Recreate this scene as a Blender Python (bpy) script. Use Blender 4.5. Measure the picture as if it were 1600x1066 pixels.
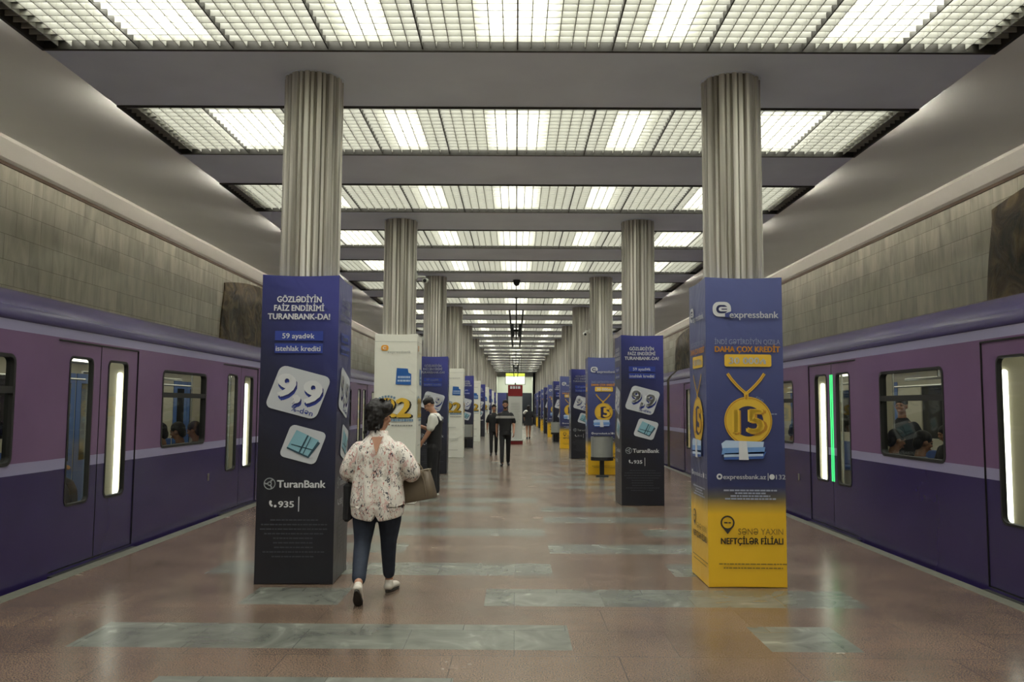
import bpy, math, random
from mathutils import Vector, Matrix
random.seed(7)
SC = bpy.context.scene
COL = SC.collection
for o in list(bpy.data.objects): bpy.data.objects.remove(o)
PI = math.pi
# ------------------------------------------------------------------ camera, world, exposure
FPX = 1300.0
PITCH = math.atan(103/FPX); YAW = 6/FPX; ROLL = math.radians(.35)
cd = bpy.data.cameras.new('camera'); cam = bpy.data.objects.new('camera', cd); COL.objects.link(cam)
cd.sensor_width = 36; cd.lens = FPX/1600*36; cd.clip_start = .05; cd.clip_end = 300
cam.matrix_world = (Matrix.Translation((0, 0, 1.57)) @ Matrix.Rotation(YAW, 4, 'Z') @
                    Matrix.Rotation(PI/2+PITCH, 4, 'X') @ Matrix.Rotation(ROLL, 4, 'Z'))
cd.dof.use_dof = False
SC.camera = cam
w = bpy.data.worlds.new('world'); SC.world = w; w.use_nodes = True
w.node_tree.nodes['Background'].inputs[0].default_value = (.8, .85, .8, 1)
w.node_tree.nodes['Background'].inputs[1].default_value = .03
SC.view_settings.view_transform = 'Standard'; SC.view_settings.look = 'None'
SC.view_settings.gamma = 1; SC.view_settings.use_curve_mapping = False
SC.view_settings.exposure = 0.0
SC.cycles.diffuse_bounces = 8
LAMP = 14.5      # strength of the fluorescent lamps above the louvres
OPAL = 5.2
TUBE = 300.0       # lamps that leak light over the side vaults

# ------------------------------------------------------------------ helpers
def lin(c):
    return tuple((v/255/12.92 if v/255 <= .04045 else ((v/255+.055)/1.055)**2.4) for v in c)
MATS = {}
def nn(nt, typ, **kw):
    n = nt.nodes.new(typ)
    for k, v in kw.items():
        if k in n.inputs: n.inputs[k].default_value = v
        else: setattr(n, k, v)
    return n
def mat(name, rgb, rough=.6, metal=0, emit=None, es=0, noise=0, nscale=8, stretch=None, bump=0, bscale=None, spec=.5, rvar=0):
    if name in MATS: return MATS[name]
    m = bpy.data.materials.new(name); m.use_nodes = True; MATS[name] = m
    nt = m.node_tree; b = nt.nodes['Principled BSDF']
    c = lin(rgb)+(1,)
    b.inputs['Base Color'].default_value = c; b.inputs['Roughness'].default_value = rough
    b.inputs['Metallic'].default_value = metal; b.inputs['Specular IOR Level'].default_value = spec
    if emit is not None:
        b.inputs['Emission Color'].default_value = lin(emit)+(1,); b.inputs['Emission Strength'].default_value = es
    if noise or bump or rvar:
        tc = nn(nt, 'ShaderNodeTexCoord'); mp = nn(nt, 'ShaderNodeMapping')
        nt.links.new(tc.outputs['Object'], mp.inputs[0])
        if stretch: mp.inputs['Scale'].default_value = stretch
        nz = nn(nt, 'ShaderNodeTexNoise', Scale=nscale, Detail=4.0); nt.links.new(mp.outputs[0], nz.inputs['Vector'])
        if noise:
            mx = nn(nt, 'ShaderNodeMix', data_type='RGBA'); mr = nn(nt, 'ShaderNodeMapRange')
            mr.inputs[1].default_value = .3; mr.inputs[2].default_value = .7
            nt.links.new(nz.outputs[0], mr.inputs[0]); nt.links.new(mr.outputs[0], mx.inputs[0])
            mx.inputs[6].default_value = tuple(v*(1-noise) for v in c[:3])+(1,)
            mx.inputs[7].default_value = tuple(min(1, v*(1+noise)) for v in c[:3])+(1,)
            nt.links.new(mx.outputs[2], b.inputs['Base Color'])
        if rvar:
            mr2 = nn(nt, 'ShaderNodeMapRange'); mr2.inputs[3].default_value = max(.02, rough-rvar); mr2.inputs[4].default_value = rough+rvar
            nt.links.new(nz.outputs[0], mr2.inputs[0]); nt.links.new(mr2.outputs[0], b.inputs['Roughness'])
        if bump:
            n2 = nn(nt, 'ShaderNodeTexNoise', Scale=bscale or nscale, Detail=3.0); nt.links.new(mp.outputs[0], n2.inputs['Vector'])
            bp = nn(nt, 'ShaderNodeBump', Strength=bump, Distance=.02); nt.links.new(n2.outputs[0], bp.inputs['Height'])
            nt.links.new(bp.outputs[0], b.inputs['Normal'])
    return m

class MB:
    def __init__(s): s.v = []; s.f = []; s.mi = []; s.m = []; s.sm = []
    def slot(s, m):
        if m not in s.m: s.m.append(m)
        return s.m.index(m)
    def add(s, vs, fs, m, smooth=False, T=None):
        k = len(s.v)
        s.v += [tuple(T @ Vector(v)) if T is not None else tuple(v) for v in vs]
        i = s.slot(m)
        for f in fs: s.f.append(tuple(k+q for q in f)); s.mi.append(i); s.sm.append(smooth)
        return s
    def box(s, x0, x1, y0, y1, z0, z1, m, T=None):
        vs = [(x, y, z) for x in (x0, x1) for y in (y0, y1) for z in (z0, z1)]
        return s.add(vs, [(0, 1, 3, 2), (4, 6, 7, 5), (0, 4, 5, 1), (2, 3, 7, 6), (0, 2, 6, 4), (1, 5, 7, 3)], m, T=T)
    def bbox(s, x0, x1, y0, y1, z0, z1, m, b=.01, T=None):   # box with chamfered edges
        vs = []; 
        def ring(z, i): return [(x0+i, y0, z), (x1-i, y0, z), (x1, y0+i, z), (x1, y1-i, z), (x1-i, y1, z), (x0+i, y1, z), (x0, y1-i, z), (x0, y0+i, z)]
        def ring2(z): return [(min(max(x, x0+b), x1-b), min(max(y, y0+b), y1-b), z) for x, y, z_ in ring(z, b)]
        R = [ring2(z0), ring(z0+b, b), ring(z1-b, b), ring2(z1)]
        for r in R: vs += r
        fs = [tuple(range(7, -1, -1)), tuple(range(24, 32))]
        for j in range(3):
            for i in range(8): a = j*8+i; c = j*8+(i+1) % 8; fs.append((a, c, c+8, a+8))
        return s.add(vs, fs, m, T=T)
    def prism(s, pts, z0, z1, m, T=None, smooth=False):   # pts ccw in xy
        n = len(pts); vs = [(x, y, z0) for x, y in pts]+[(x, y, z1) for x, y in pts]
        s.add(vs, [tuple(range(n-1, -1, -1)), tuple(range(n, 2*n))], m, T=T)
        k = len(s.v)-2*n; i0 = s.slot(m)
        for i in range(n): j = (i+1) % n; s.f.append((k+i, k+j, k+n+j, k+n+i)); s.mi.append(i0); s.sm.append(smooth)
        return s
    def cyl(s, p, q, r, m, n=12, r2=None, smooth=True):
        p = Vector(p); q = Vector(q); d = (q-p).normalized(); a = d.orthogonal().normalized(); b = d.cross(a)
        r2 = r if r2 is None else r2
        vs = [p+(a*math.cos(t)+b*math.sin(t))*r for t in [2*PI*i/n for i in range(n)]]+[q+(a*math.cos(t)+b*math.sin(t))*r2 for t in [2*PI*i/n for i in range(n)]]
        s.add(vs, [(i, (i+1) % n, n+(i+1) % n, n+i) for i in range(n)], m, smooth)
        return s.add(vs, [tuple(range(n-1, -1, -1)), tuple(range(n, 2*n))], m)
    def extrude_y(s, prof, y0, y1, m, close=False, smooth=True):  # profile [(x,z)] swept along Y
        n = len(prof); vs = [(x, y0, z) for x, z in prof]+[(x, y1, z) for x, z in prof]
        fs = [(i, i+1, n+i+1, n+i) for i in range(n-1)]
        if close: fs.append((n-1, 0, n, 2*n-1))
        return s.add(vs, fs, m, smooth)
    def build(s, name, parent=None, loc=None, rz=0):
        me = bpy.data.meshes.new(name); me.from_pydata(s.v, [], s.f)
        for m in s.m: me.materials.append(m)
        me.polygons.foreach_set('material_index', s.mi); me.polygons.foreach_set('use_smooth', s.sm)
        me.update()
        return link(name, me, parent, loc, rz)
def link(name, data, parent=None, loc=None, rz=0):
    o = bpy.data.objects.new(name, data); COL.objects.link(o); o.parent = parent
    if loc: o.location = loc
    o.rotation_euler.z = rz
    return o
def tag(o, label=None, cat=None, group=None, kind=None):
    if label: o['label'] = label
    if cat: o['category'] = cat
    if group: o['group'] = group
    if kind: o['kind'] = kind
    return o
def thing(name, label, cat, loc=(0, 0, 0), rz=0, group=None):
    return tag(link(name, None, None, loc, rz), label, cat, group)
def struct(o): o['kind'] = 'structure'; return o
def copy_tree(o, parent=None):
    c = o.copy(); COL.objects.link(c)
    if parent: c.parent = parent
    for ch in list(o.children): copy_tree(ch, c)
    return c
def rrect(x0, x1, y0, y1, r, n=4):
    pts = []
    for cx, cy, a in ((x1-r, y0+r, -PI/2), (x1-r, y1-r, 0), (x0+r, y1-r, PI/2), (x0+r, y0+r, PI)):
        for i in range(n+1): t = a+PI/2*i/n; pts.append((cx+r*math.cos(t), cy+r*math.sin(t)))
    return pts
def sph(c, r, n=12, k=8):
    vs = [(c[0], c[1], c[2]-r[2])]
    for j in range(1, k):
        t = -PI/2+PI*j/k
        for i in range(n): a = 2*PI*i/n; vs.append((c[0]+r[0]*math.cos(t)*math.cos(a), c[1]+r[1]*math.cos(t)*math.sin(a), c[2]+r[2]*math.sin(t)))
    vs.append((c[0], c[1], c[2]+r[2])); L = len(vs)-1
    fs = [(0, 1+(i+1) % n, 1+i) for i in range(n)]+[(L, L-n+i, L-n+(i+1) % n) for i in range(n)]
    for j in range(k-2):
        for i in range(n): a = 1+j*n+i; b = 1+j*n+(i+1) % n; fs.append((a, b, b+n, a+n))
    return vs, fs
WORDS = 'first second third fourth fifth sixth seventh eighth ninth tenth eleventh twelfth thirteenth'.split()

# ------------------------------------------------------------------ layout numbers (metres)
P = 6.08            # column pitch
CY0 = 7.80          # first column pair
XL, XR = -1.955, 2.05
CH = 4.70           # beam soffit height
EX0, EX1 = -4.2, 4.2
TXL, TXR = -4.27, 4.17
YB, YE = -4.5, 77.0
NC = 12

# ------------------------------------------------------------------ materials with their own graphs
def granite():
    m = bpy.data.materials.new('polished_granite'); m.use_nodes = True; nt = m.node_tree; b = nt.nodes['Principled BSDF']
    tc = nn(nt, 'ShaderNodeTexCoord')
    br = nn(nt, 'ShaderNodeTexBrick', Scale=1.0); br.offset = .37; br.inputs['Brick Width'].default_value = 1.05
    br.inputs['Row Height'].default_value = .6; br.inputs['Mortar Size'].default_value = .004; br.inputs['Bias'].default_value = 0
    br.inputs['Color1'].default_value = lin((106, 90, 78))+(1,); br.inputs['Color2'].default_value = lin((100, 84, 73))+(1,)
    br.inputs['Mortar'].default_value = lin((84, 70, 62))+(1,)
    nt.links.new(tc.outputs['Object'], br.inputs['Vector'])
    vo = nn(nt, 'ShaderNodeTexNoise', Scale=110.0, Detail=2.0); nt.links.new(tc.outputs['Object'], vo.inputs['Vector'])
    mr = nn(nt, 'ShaderNodeMapRange'); mr.inputs[1].default_value = .35; mr.inputs[2].default_value = .65; mr.inputs[3].default_value = .55; mr.inputs[4].default_value = 1.45
    nt.links.new(vo.outputs[0], mr.inputs[0])
    big = nn(nt, 'ShaderNodeTexNoise', Scale=1.3, Detail=5.0); nt.links.new(tc.outputs['Object'], big.inputs['Vector'])
    mr3 = nn(nt, 'ShaderNodeMapRange'); mr3.inputs[1].default_value = .3; mr3.inputs[2].default_value = .7; mr3.inputs[3].default_value = .82; mr3.inputs[4].default_value = 1.15
    nt.links.new(big.outputs[0], mr3.inputs[0])
    mul = nn(nt, 'ShaderNodeMath', operation='MULTIPLY'); nt.links.new(mr.outputs[0], mul.inputs[0]); nt.links.new(mr3.outputs[0], mul.inputs[1])
    vm = nn(nt, 'ShaderNodeVectorMath', operation='SCALE'); nt.links.new(br.outputs['Color'], vm.inputs[0]); nt.links.new(mul.outputs[0], vm.inputs['Scale'])
    nt.links.new(vm.outputs[0], b.inputs['Base Color'])
    r2 = nn(nt, 'ShaderNodeMapRange'); r2.inputs[3].default_value = .13; r2.inputs[4].default_value = .34
    nt.links.new(big.outputs[0], r2.inputs[0]); nt.links.new(r2.outputs[0], b.inputs['Roughness'])
    bp = nn(nt, 'ShaderNodeBump', Strength=.10, Distance=.01); n3 = nn(nt, 'ShaderNodeTexNoise', Scale=9.0, Detail=3.0)
    nt.links.new(tc.outputs['Object'], n3.inputs['Vector']); nt.links.new(n3.outputs[0], bp.inputs['Height']); nt.links.new(bp.outputs[0], b.inputs['Normal'])
    return m
def marble_strip():
    m = bpy.data.materials.new('grey_green_marble'); m.use_nodes = True; nt = m.node_tree; b = nt.nodes['Principled BSDF']
    tc = nn(nt, 'ShaderNodeTexCoord')
    nz = nn(nt, 'ShaderNodeTexNoise', Scale=2.2, Detail=7.0, Distortion=2.0); nt.links.new(tc.outputs['Object'], nz.inputs['Vector'])
    cr = nn(nt, 'ShaderNodeValToRGB'); e = cr.color_ramp.elements
    e[0].position = .3; e[0].color = lin((90, 91, 86))+(1,); e[1].position = .62; e[1].color = lin((112, 114, 107))+(1,)
    x = e.new(.7); x.color = lin((132, 133, 126))+(1,)
    nt.links.new(nz.outputs[0], cr.inputs[0])
    br = nn(nt, 'ShaderNodeTexBrick', Scale=1.0); br.offset = .5; br.inputs['Brick Width'].default_value = .72; br.inputs['Row Height'].default_value = .6
    br.inputs['Mortar Size'].default_value = .003; br.inputs['Color1'].default_value = (1.1, 1.1, 1.1, 1); br.inputs['Color2'].default_value = (.85, .87, .86, 1); br.inputs['Mortar'].default_value = (.6, .6, .6, 1)
    nt.links.new(tc.outputs['Object'], br.inputs['Vector'])
    mx = nn(nt, 'ShaderNodeVectorMath', operation='MULTIPLY'); nt.links.new(cr.outputs[0], mx.inputs[0]); nt.links.new(br.outputs['Color'], mx.inputs[1])
    nt.links.new(mx.outputs[0], b.inputs['Base Color']); b.inputs['Roughness'].default_value = .25
    return m
def wall_tile():
    m = bpy.data.materials.new('wall_marble_tiles'); m.use_nodes = True; nt = m.node_tree; b = nt.nodes['Principled BSDF']
    tc = nn(nt, 'ShaderNodeTexCoord'); sx = nn(nt, 'ShaderNodeSeparateXYZ'); cx = nn(nt, 'ShaderNodeCombineXYZ')
    nt.links.new(tc.outputs['Object'], sx.inputs[0]); nt.links.new(sx.outputs[1], cx.inputs[0]); nt.links.new(sx.outputs[2], cx.inputs[1])
    br = nn(nt, 'ShaderNodeTexBrick', Scale=1.0); br.offset = .43; br.inputs['Brick Width'].default_value = .62; br.inputs['Row Height'].default_value = .36
    br.inputs['Mortar Size'].default_value = .004; br.inputs['Color1'].default_value = lin((200, 195, 176))+(1,); br.inputs['Color2'].default_value = lin((182, 178, 160))+(1,)
    br.inputs['Mortar'].default_value = lin((140, 136, 122))+(1,)
    nt.links.new(cx.outputs[0], br.inputs['Vector'])
    nz = nn(nt, 'ShaderNodeTexNoise', Scale=1.6, Detail=6.0, Distortion=.6); nt.links.new(cx.outputs[0], nz.inputs['Vector'])
    mp = nn(nt, 'ShaderNodeMapping'); mp.inputs['Scale'].default_value = (3.5, .8, 1); nt.links.new(cx.outputs[0], mp.inputs[0]); nt.links.new(mp.outputs[0], nz.inputs['Vector'])
    mr = nn(nt, 'ShaderNodeMapRange'); mr.inputs[1].default_value = .3; mr.inputs[2].default_value = .7; mr.inputs[3].default_value = .78; mr.inputs[4].default_value = 1.12
    nt.links.new(nz.outputs[0], mr.inputs[0])
    vm = nn(nt, 'ShaderNodeVectorMath', operation='SCALE'); nt.links.new(br.outputs['Color'], vm.inputs[0]); nt.links.new(mr.outputs[0], vm.inputs['Scale'])
    nt.links.new(vm.outputs[0], b.inputs['Base Color']); b.inputs['Roughness'].default_value = .22; b.inputs['Specular IOR Level'].default_value = .4
    return m
def gradient_mat(name, stops, xk=0, rough=.32, scale=2.75):
    m = bpy.data.materials.new(name); m.use_nodes = True; nt = m.node_tree; b = nt.nodes['Principled BSDF']
    tc = nn(nt, 'ShaderNodeTexCoord'); sx = nn(nt, 'ShaderNodeSeparateXYZ'); nt.links.new(tc.outputs['Object'], sx.inputs[0])
    a = nn(nt, 'ShaderNodeMath', operation='MULTIPLY'); a.inputs[1].default_value = 1/scale; nt.links.new(sx.outputs[2], a.inputs[0])
    c = nn(nt, 'ShaderNodeMath', operation='MULTIPLY_ADD'); c.inputs[1].default_value = xk; nt.links.new(sx.outputs[0], c.inputs[0]); nt.links.new(a.outputs[0], c.inputs[2])
    cr = nn(nt, 'ShaderNodeValToRGB'); e = cr.color_ramp.elements
    e[0].position = stops[0][0]; e[0].color = lin(stops[0][1])+(1,); e[1].position = stops[-1][0]; e[1].color = lin(stops[-1][1])+(1,)
    for p, col in stops[1:-1]: q = e.new(p); q.color = lin(col)+(1,)
    nt.links.new(c.outputs[0], cr.inputs[0]); nt.links.new(cr.outputs[0], b.inputs['Base Color']); b.inputs['Roughness'].default_value = rough
    nz = nn(nt, 'ShaderNodeTexNoise', Scale=3.0, Detail=2.0, Distortion=1.0); nt.links.new(tc.outputs['Object'], nz.inputs['Vector'])
    bp = nn(nt, 'ShaderNodeBump', Strength=.35, Distance=.03); nt.links.new(nz.outputs[0], bp.inputs['Height']); nt.links.new(bp.outputs[0], b.inputs['Normal'])
    return m
def louver_mat():
    m = bpy.data.materials.new('louvre_plastic'); m.use_nodes = True; nt = m.node_tree
    for n in list(nt.nodes):
        if n.type == 'BSDF_PRINCIPLED': nt.nodes.remove(n)
    out = [n for n in nt.nodes if n.type == 'OUTPUT_MATERIAL'][0]
    d = nn(nt, 'ShaderNodeBsdfDiffuse'); t = nn(nt, 'ShaderNodeBsdfTranslucent'); mx = nn(nt, 'ShaderNodeMixShader'); mx.inputs[0].default_value = .2
    d.inputs[0].default_value = lin((190, 190, 182))+(1,); t.inputs[0].default_value = lin((190, 190, 182))+(1,)
    nt.links.new(d.outputs[0], mx.inputs[1]); nt.links.new(t.outputs[0], mx.inputs[2]); nt.links.new(mx.outputs[0], out.inputs[0])
    return m
def blouse_mat():
    m = bpy.data.materials.new('printed_blouse_cotton'); m.use_nodes = True; nt = m.node_tree; b = nt.nodes['Principled BSDF']
    tc = nn(nt, 'ShaderNodeTexCoord'); prev = None; col = None
    base = lin((222, 216, 208))+(1,)
    for i, (c, sc, thr, off) in enumerate((((40, 42, 58), 15, .075, 0), ((168, 78, 66), 15, .045, 4.7), ((206, 172, 166), 9, .09, 9.1))):
        mp = nn(nt, 'ShaderNodeMapping'); mp.inputs['Location'].default_value = (off, off*.7, off*.3); mp.inputs['Scale'].default_value = (1.5, 1.5, .8); nt.links.new(tc.outputs['Object'], mp.inputs[0])
        ns = nn(nt, 'ShaderNodeTexNoise', Scale=sc*1.0, Detail=2.0, Distortion=1.5); nt.links.new(mp.outputs[0], ns.inputs['Vector'])
        s_ = nn(nt, 'ShaderNodeMath', operation='SUBTRACT'); s_.inputs[1].default_value = .5; nt.links.new(ns.outputs[0], s_.inputs[0])
        ab = nn(nt, 'ShaderNodeMath', operation='ABSOLUTE'); nt.links.new(s_.outputs[0], ab.inputs[0])
        lt = nn(nt, 'ShaderNodeMath', operation='LESS_THAN'); lt.inputs[1].default_value = thr*.35; nt.links.new(ab.outputs[0], lt.inputs[0])
        n2 = nn(nt, 'ShaderNodeTexNoise', Scale=sc*.9+3, Detail=1.0); nt.links.new(mp.outputs[0], n2.inputs['Vector'])
        gt = nn(nt, 'ShaderNodeMath', operation='GREATER_THAN'); gt.inputs[1].default_value = .53; nt.links.new(n2.outputs[0], gt.inputs[0])
        mu = nn(nt, 'ShaderNodeMath', operation='MULTIPLY'); nt.links.new(lt.outputs[0], mu.inputs[0]); nt.links.new(gt.outputs[0], mu.inputs[1])
        mx = nn(nt, 'ShaderNodeMix', data_type='RGBA'); nt.links.new(mu.outputs[0], mx.inputs[0])
        if prev is None: mx.inputs[6].default_value = base
        else: nt.links.new(prev, mx.inputs[6])
        mx.inputs[7].default_value = lin(c)+(1,); prev = mx.outputs[2]
    nt.links.new(prev, b.inputs['Base Color']); b.inputs['Roughness'].default_value = .8
    w_ = nn(nt, 'ShaderNodeTexNoise', Scale=7.0, Detail=2.0, Distortion=.8); nt.links.new(tc.outputs['Object'], w_.inputs['Vector'])
    bp = nn(nt, 'ShaderNodeBump', Strength=.5, Distance=.04); nt.links.new(w_.outputs[0], bp.inputs['Height']); nt.links.new(bp.outputs[0], b.inputs['Normal'])
    return m
def glass_mat():
    m = bpy.data.materials.new('window_glass'); m.use_nodes = True; nt = m.node_tree
    for n in list(nt.nodes):
        if n.type == 'BSDF_PRINCIPLED': nt.nodes.remove(n)
    out = [n for n in nt.nodes if n.type == 'OUTPUT_MATERIAL'][0]
    t = nn(nt, 'ShaderNodeBsdfTransparent'); t.inputs[0].default_value = (.72, .76, .72, 1)
    g = nn(nt, 'ShaderNodeBsdfGlossy', Roughness=.03); g.inputs[0].default_value = (.9, .95, .92, 1)
    fr = nn(nt, 'ShaderNodeFresnel', IOR=1.5); mx = nn(nt, 'ShaderNodeMixShader')
    nt.links.new(fr.outputs[0], mx.inputs[0]); nt.links.new(t.outputs[0], mx.inputs[1]); nt.links.new(g.outputs[0], mx.inputs[2]); nt.links.new(mx.outputs[0], out.inputs[0])
    return m
def relief_mat():
    m = bpy.data.materials.new('mosaic_relief'); m.use_nodes = True; nt = m.node_tree; b = nt.nodes['Principled BSDF']
    tc = nn(nt, 'ShaderNodeTexCoord')
    nz = nn(nt, 'ShaderNodeTexNoise', Scale=1.9, Detail=8.0, Distortion=1.6); nt.links.new(tc.outputs['Object'], nz.inputs['Vector'])
    vo = nn(nt, 'ShaderNodeTexVoronoi', Scale=38.0); nt.links.new(tc.outputs['Object'], vo.inputs['Vector'])
    cr = nn(nt, 'ShaderNodeValToRGB'); e = cr.color_ramp.elements
    e[0].position = .32; e[0].color = lin((40, 38, 28))+(1,); e[1].position = .72; e[1].color = lin((140, 122, 88))+(1,)
    x = e.new(.5); x.color = lin((88, 74, 52))+(1,)
    nt.links.new(nz.outputs[0], cr.inputs[0])
    mx = nn(nt, 'ShaderNodeMix', data_type='RGBA', blend_type='MULTIPLY'); mx.inputs[0].default_value = .25
    nt.links.new(cr.outputs[0], mx.inputs[6]); nt.links.new(vo.outputs['Distance'], mx.inputs[7]); nt.links.new(mx.outputs[2], b.inputs['Base Color'])
    bp = nn(nt, 'ShaderNodeBump', Strength=.9, Distance=.08); nt.links.new(nz.outputs[0], bp.inputs['Height']); nt.links.new(bp.outputs[0], b.inputs['Normal'])
    b.inputs['Roughness'].default_value = .5
    return m
GRAN = granite(); MARB = marble_strip(); WTILE = wall_tile(); LOUV = louver_mat(); GLASS = glass_mat(); RELM = relief_mat()
SOFFIT = mat('grey_painted_soffit', (232, 240, 250), .45, noise=.06, nscale=1.2)
COVE = mat('cream_plaster_vault', (234, 233, 224), .42, noise=.05, nscale=.5, stretch=(.3, 1, 1))
CORN = mat('cornice_plaster', (214, 208, 196), .5)
CORND = mat('cornice_brown_strip', (96, 78, 62), .7)  # brown strip along the foot of the cornice
DARKAL = mat('dark_anodised_frame', (62, 60, 55), .5, .3)
BLACK = mat('black_rubber', (22, 22, 22), .6)
CONC = mat('pit_concrete', (60, 57, 52), .9, noise=.2)
EDGE = mat('platform_edge_stone', (98, 98, 87), .5, noise=.15, nscale=12)

# ------------------------------------------------------------------ floor
def build_floor():
    b = MB(); m = GRAN
    rows = []          # (y0, y1, [(x0,x1)])
    y = 4.2; H = .62; G = .58
    fixed = {0: [(-2.06, -.35), (1.75, 3.0)], 1: [(-2.92, .38), (1.67, 2.27)], 2: [(-2.2, -1.4), (-.24, 2.82)], 3: [(-2.9, .36), (1.5, 2.1)],
             4: [(-2.4, -1.2), (.38, 2.9)], 5: [(-2.9, .38), (1.6, 2.5)], 6: [(-2.2, -.9), (.4, 2.8)], 7: [(-2.9, -.35), (.4, 1.9)]}
    rnd = random.Random(3)
    k = 0; strips = []
    yy = 5.53-2*1.19*4
    while yy < YE-1:
        idx = round((yy-5.53)/1.19)+1
        if idx in fixed: segs = fixed[idx]
        else: segs = [(-2.9, rnd.choice((-1.4, .38, -.35))), (rnd.choice((.38, 1.0, 1.67)), rnd.choice((2.2, 2.9)))]
        strips.append((yy, yy+H, segs)); yy += 1.19
    X0, X1 = -4.05, 3.97
    cur = YB
    def q(x0, x1, y0, y1, mm): b.add([(x0, y0, 0), (x1, y0, 0), (x1, y1, 0), (x0, y1, 0)], [(0, 1, 2, 3)], mm)
    for y0, y1, segs in strips:
        if y0 > cur: q(X0, X1, cur, y0, m)
        x = X0
        for a, c in segs:
            if a > x: q(x, a, y0, y1, m)
            q(a, c, y0, y1, MARB); x = c
        q(x, X1, y0, y1, m); cur = y1
    q(X0, X1, cur, YE+4, m)
    # platform edge coping and sides, slab underside
    for x0, x1, xe in ((-4.2, X0, -4.2), (X1, 4.1, 4.1)):
        q(x0, x1, YB, YE, EDGE)
        b.add([(xe, YB, 0), (xe, YE, 0), (xe, YE, -1.15), (xe, YB, -1.15)], [(0, 1, 2, 3)], CONC)
    struct(b.build('floor'))
    for nm, x0, x1 in (('track_bed_left', -7.3, -4.2), ('track_bed_right', 4.1, 7.3)):
        t = MB(); t.add([(x0, YB, -1.15), (x1, YB, -1.15), (x1, YE, -1.15), (x0, YE, -1.15)], [(0, 1, 2, 3)], CONC)
        for dx in (.75, 2.27):
            xx = x0+dx; t.box(xx-.04, xx+.04, YB, YE, -1.15, -1.0, DARKAL)
        struct(t.build('floor_'+nm))
build_floor()

# ------------------------------------------------------------------ walls, vaults, beams
WX = 7.2; CZ = 4.96
def walls():
    for sd, nm in ((-1, 'left'), (1, 'right')):
        b = MB(); x = sd*WX
        b.box(min(x, x+sd*.2), max(x, x+sd*.2), YB, YE, -1.15, CZ+.3, WTILE)
        struct(b.build('wall_'+nm))
        c = MB()   # slanted cornice between wall and vault
        prof = [(sd*(WX-.005), CZ-.05), (sd*(WX-.03), CZ-.05), (sd*(WX-.03), CZ), (sd*(WX-.10), CZ+.02), (sd*(WX-.26), CZ+.20), (sd*(WX-.26), CZ+.26)]
        c.extrude_y(prof[:3], YB, YE, CORND, smooth=False); c.extrude_y(prof[2:], YB, YE, CORN, smooth=False)
        struct(c.build('trim_'+nm+'_cornice'))
    b = MB(); b.box(-WX-.2, WX+.2, YB-.2, YB, -1.15, 5.6, WTILE); struct(b.build('wall_rear'))
    # far end: white lintel wall; dark of the opening below is wall colour
    white = mat('white_end_wall', (196, 198, 186), .6); dk = mat('end_wall_dark_paint', (40, 42, 52), .8)
    pb = mat('blue_poster', (58, 60, 112), .5)
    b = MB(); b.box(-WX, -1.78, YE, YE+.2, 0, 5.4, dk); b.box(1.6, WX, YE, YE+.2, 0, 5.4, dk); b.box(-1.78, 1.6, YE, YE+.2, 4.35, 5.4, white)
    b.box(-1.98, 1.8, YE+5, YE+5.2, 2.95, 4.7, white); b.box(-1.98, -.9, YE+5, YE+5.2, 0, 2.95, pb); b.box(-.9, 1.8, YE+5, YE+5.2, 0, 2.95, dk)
    b.box(-1.98, -1.78, YE+.2, YE+5, 0, 4.7, white); b.box(1.6, 1.8, YE+.2, YE+5, 0, 4.7, white); b.box(-1.98, 1.8, YE+.2, YE+5.2, 4.7, 4.8, white)
    struct(b.build('wall_end'))
    r = thing('added_lamp', 'unseen white lamp added beyond the far end to brighten its wall', 'light', (0, YE+3.2, 4.7))  # unseen lamp added to brighten the white wall beyond the opening
    b = MB(); b.box(-1.2, 1.2, -.5, .5, -.04, -.001, mat('added_end_lamp', (255, 255, 245), .5, emit=(250, 255, 240), es=16)); b.build('diffuser', r)
walls()
PW = 1.67; BW = P/2-PW
def ceiling():
    b = MB()
    for sd in (-1, 1):    # vaults over the tracks
        prof = []
        for i in range(13):
            t = i/12; prof.append((sd*(4.23+t*(WX-.1-4.23)), 4.87+.34*math.sin(t*PI/2)**1.0))
        if sd > 0: prof = prof[::-1]
        b.extrude_y(prof, YB, YE, COVE)
        x = sd*4.235                 # upright strip at the vault's inner edge above the coffer line
    struct(b.build('ceiling'))
    b = MB()
    k = -4
    while True:
        yc = CY0+k*P/2
        if yc-BW/2 > YE: break
        y0, y1 = yc-BW/2, min(yc+BW/2, YE)
        b.box(EX0, EX1, y0, y1, CH, CH+.19, SOFFIT)
        k += 1
    b.box(EX0-.1, EX1+.1, YB, YE, CH+.36, CH+.4, SOFFIT)
    struct(b.build('ceiling_beams'))
ceiling()

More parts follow.
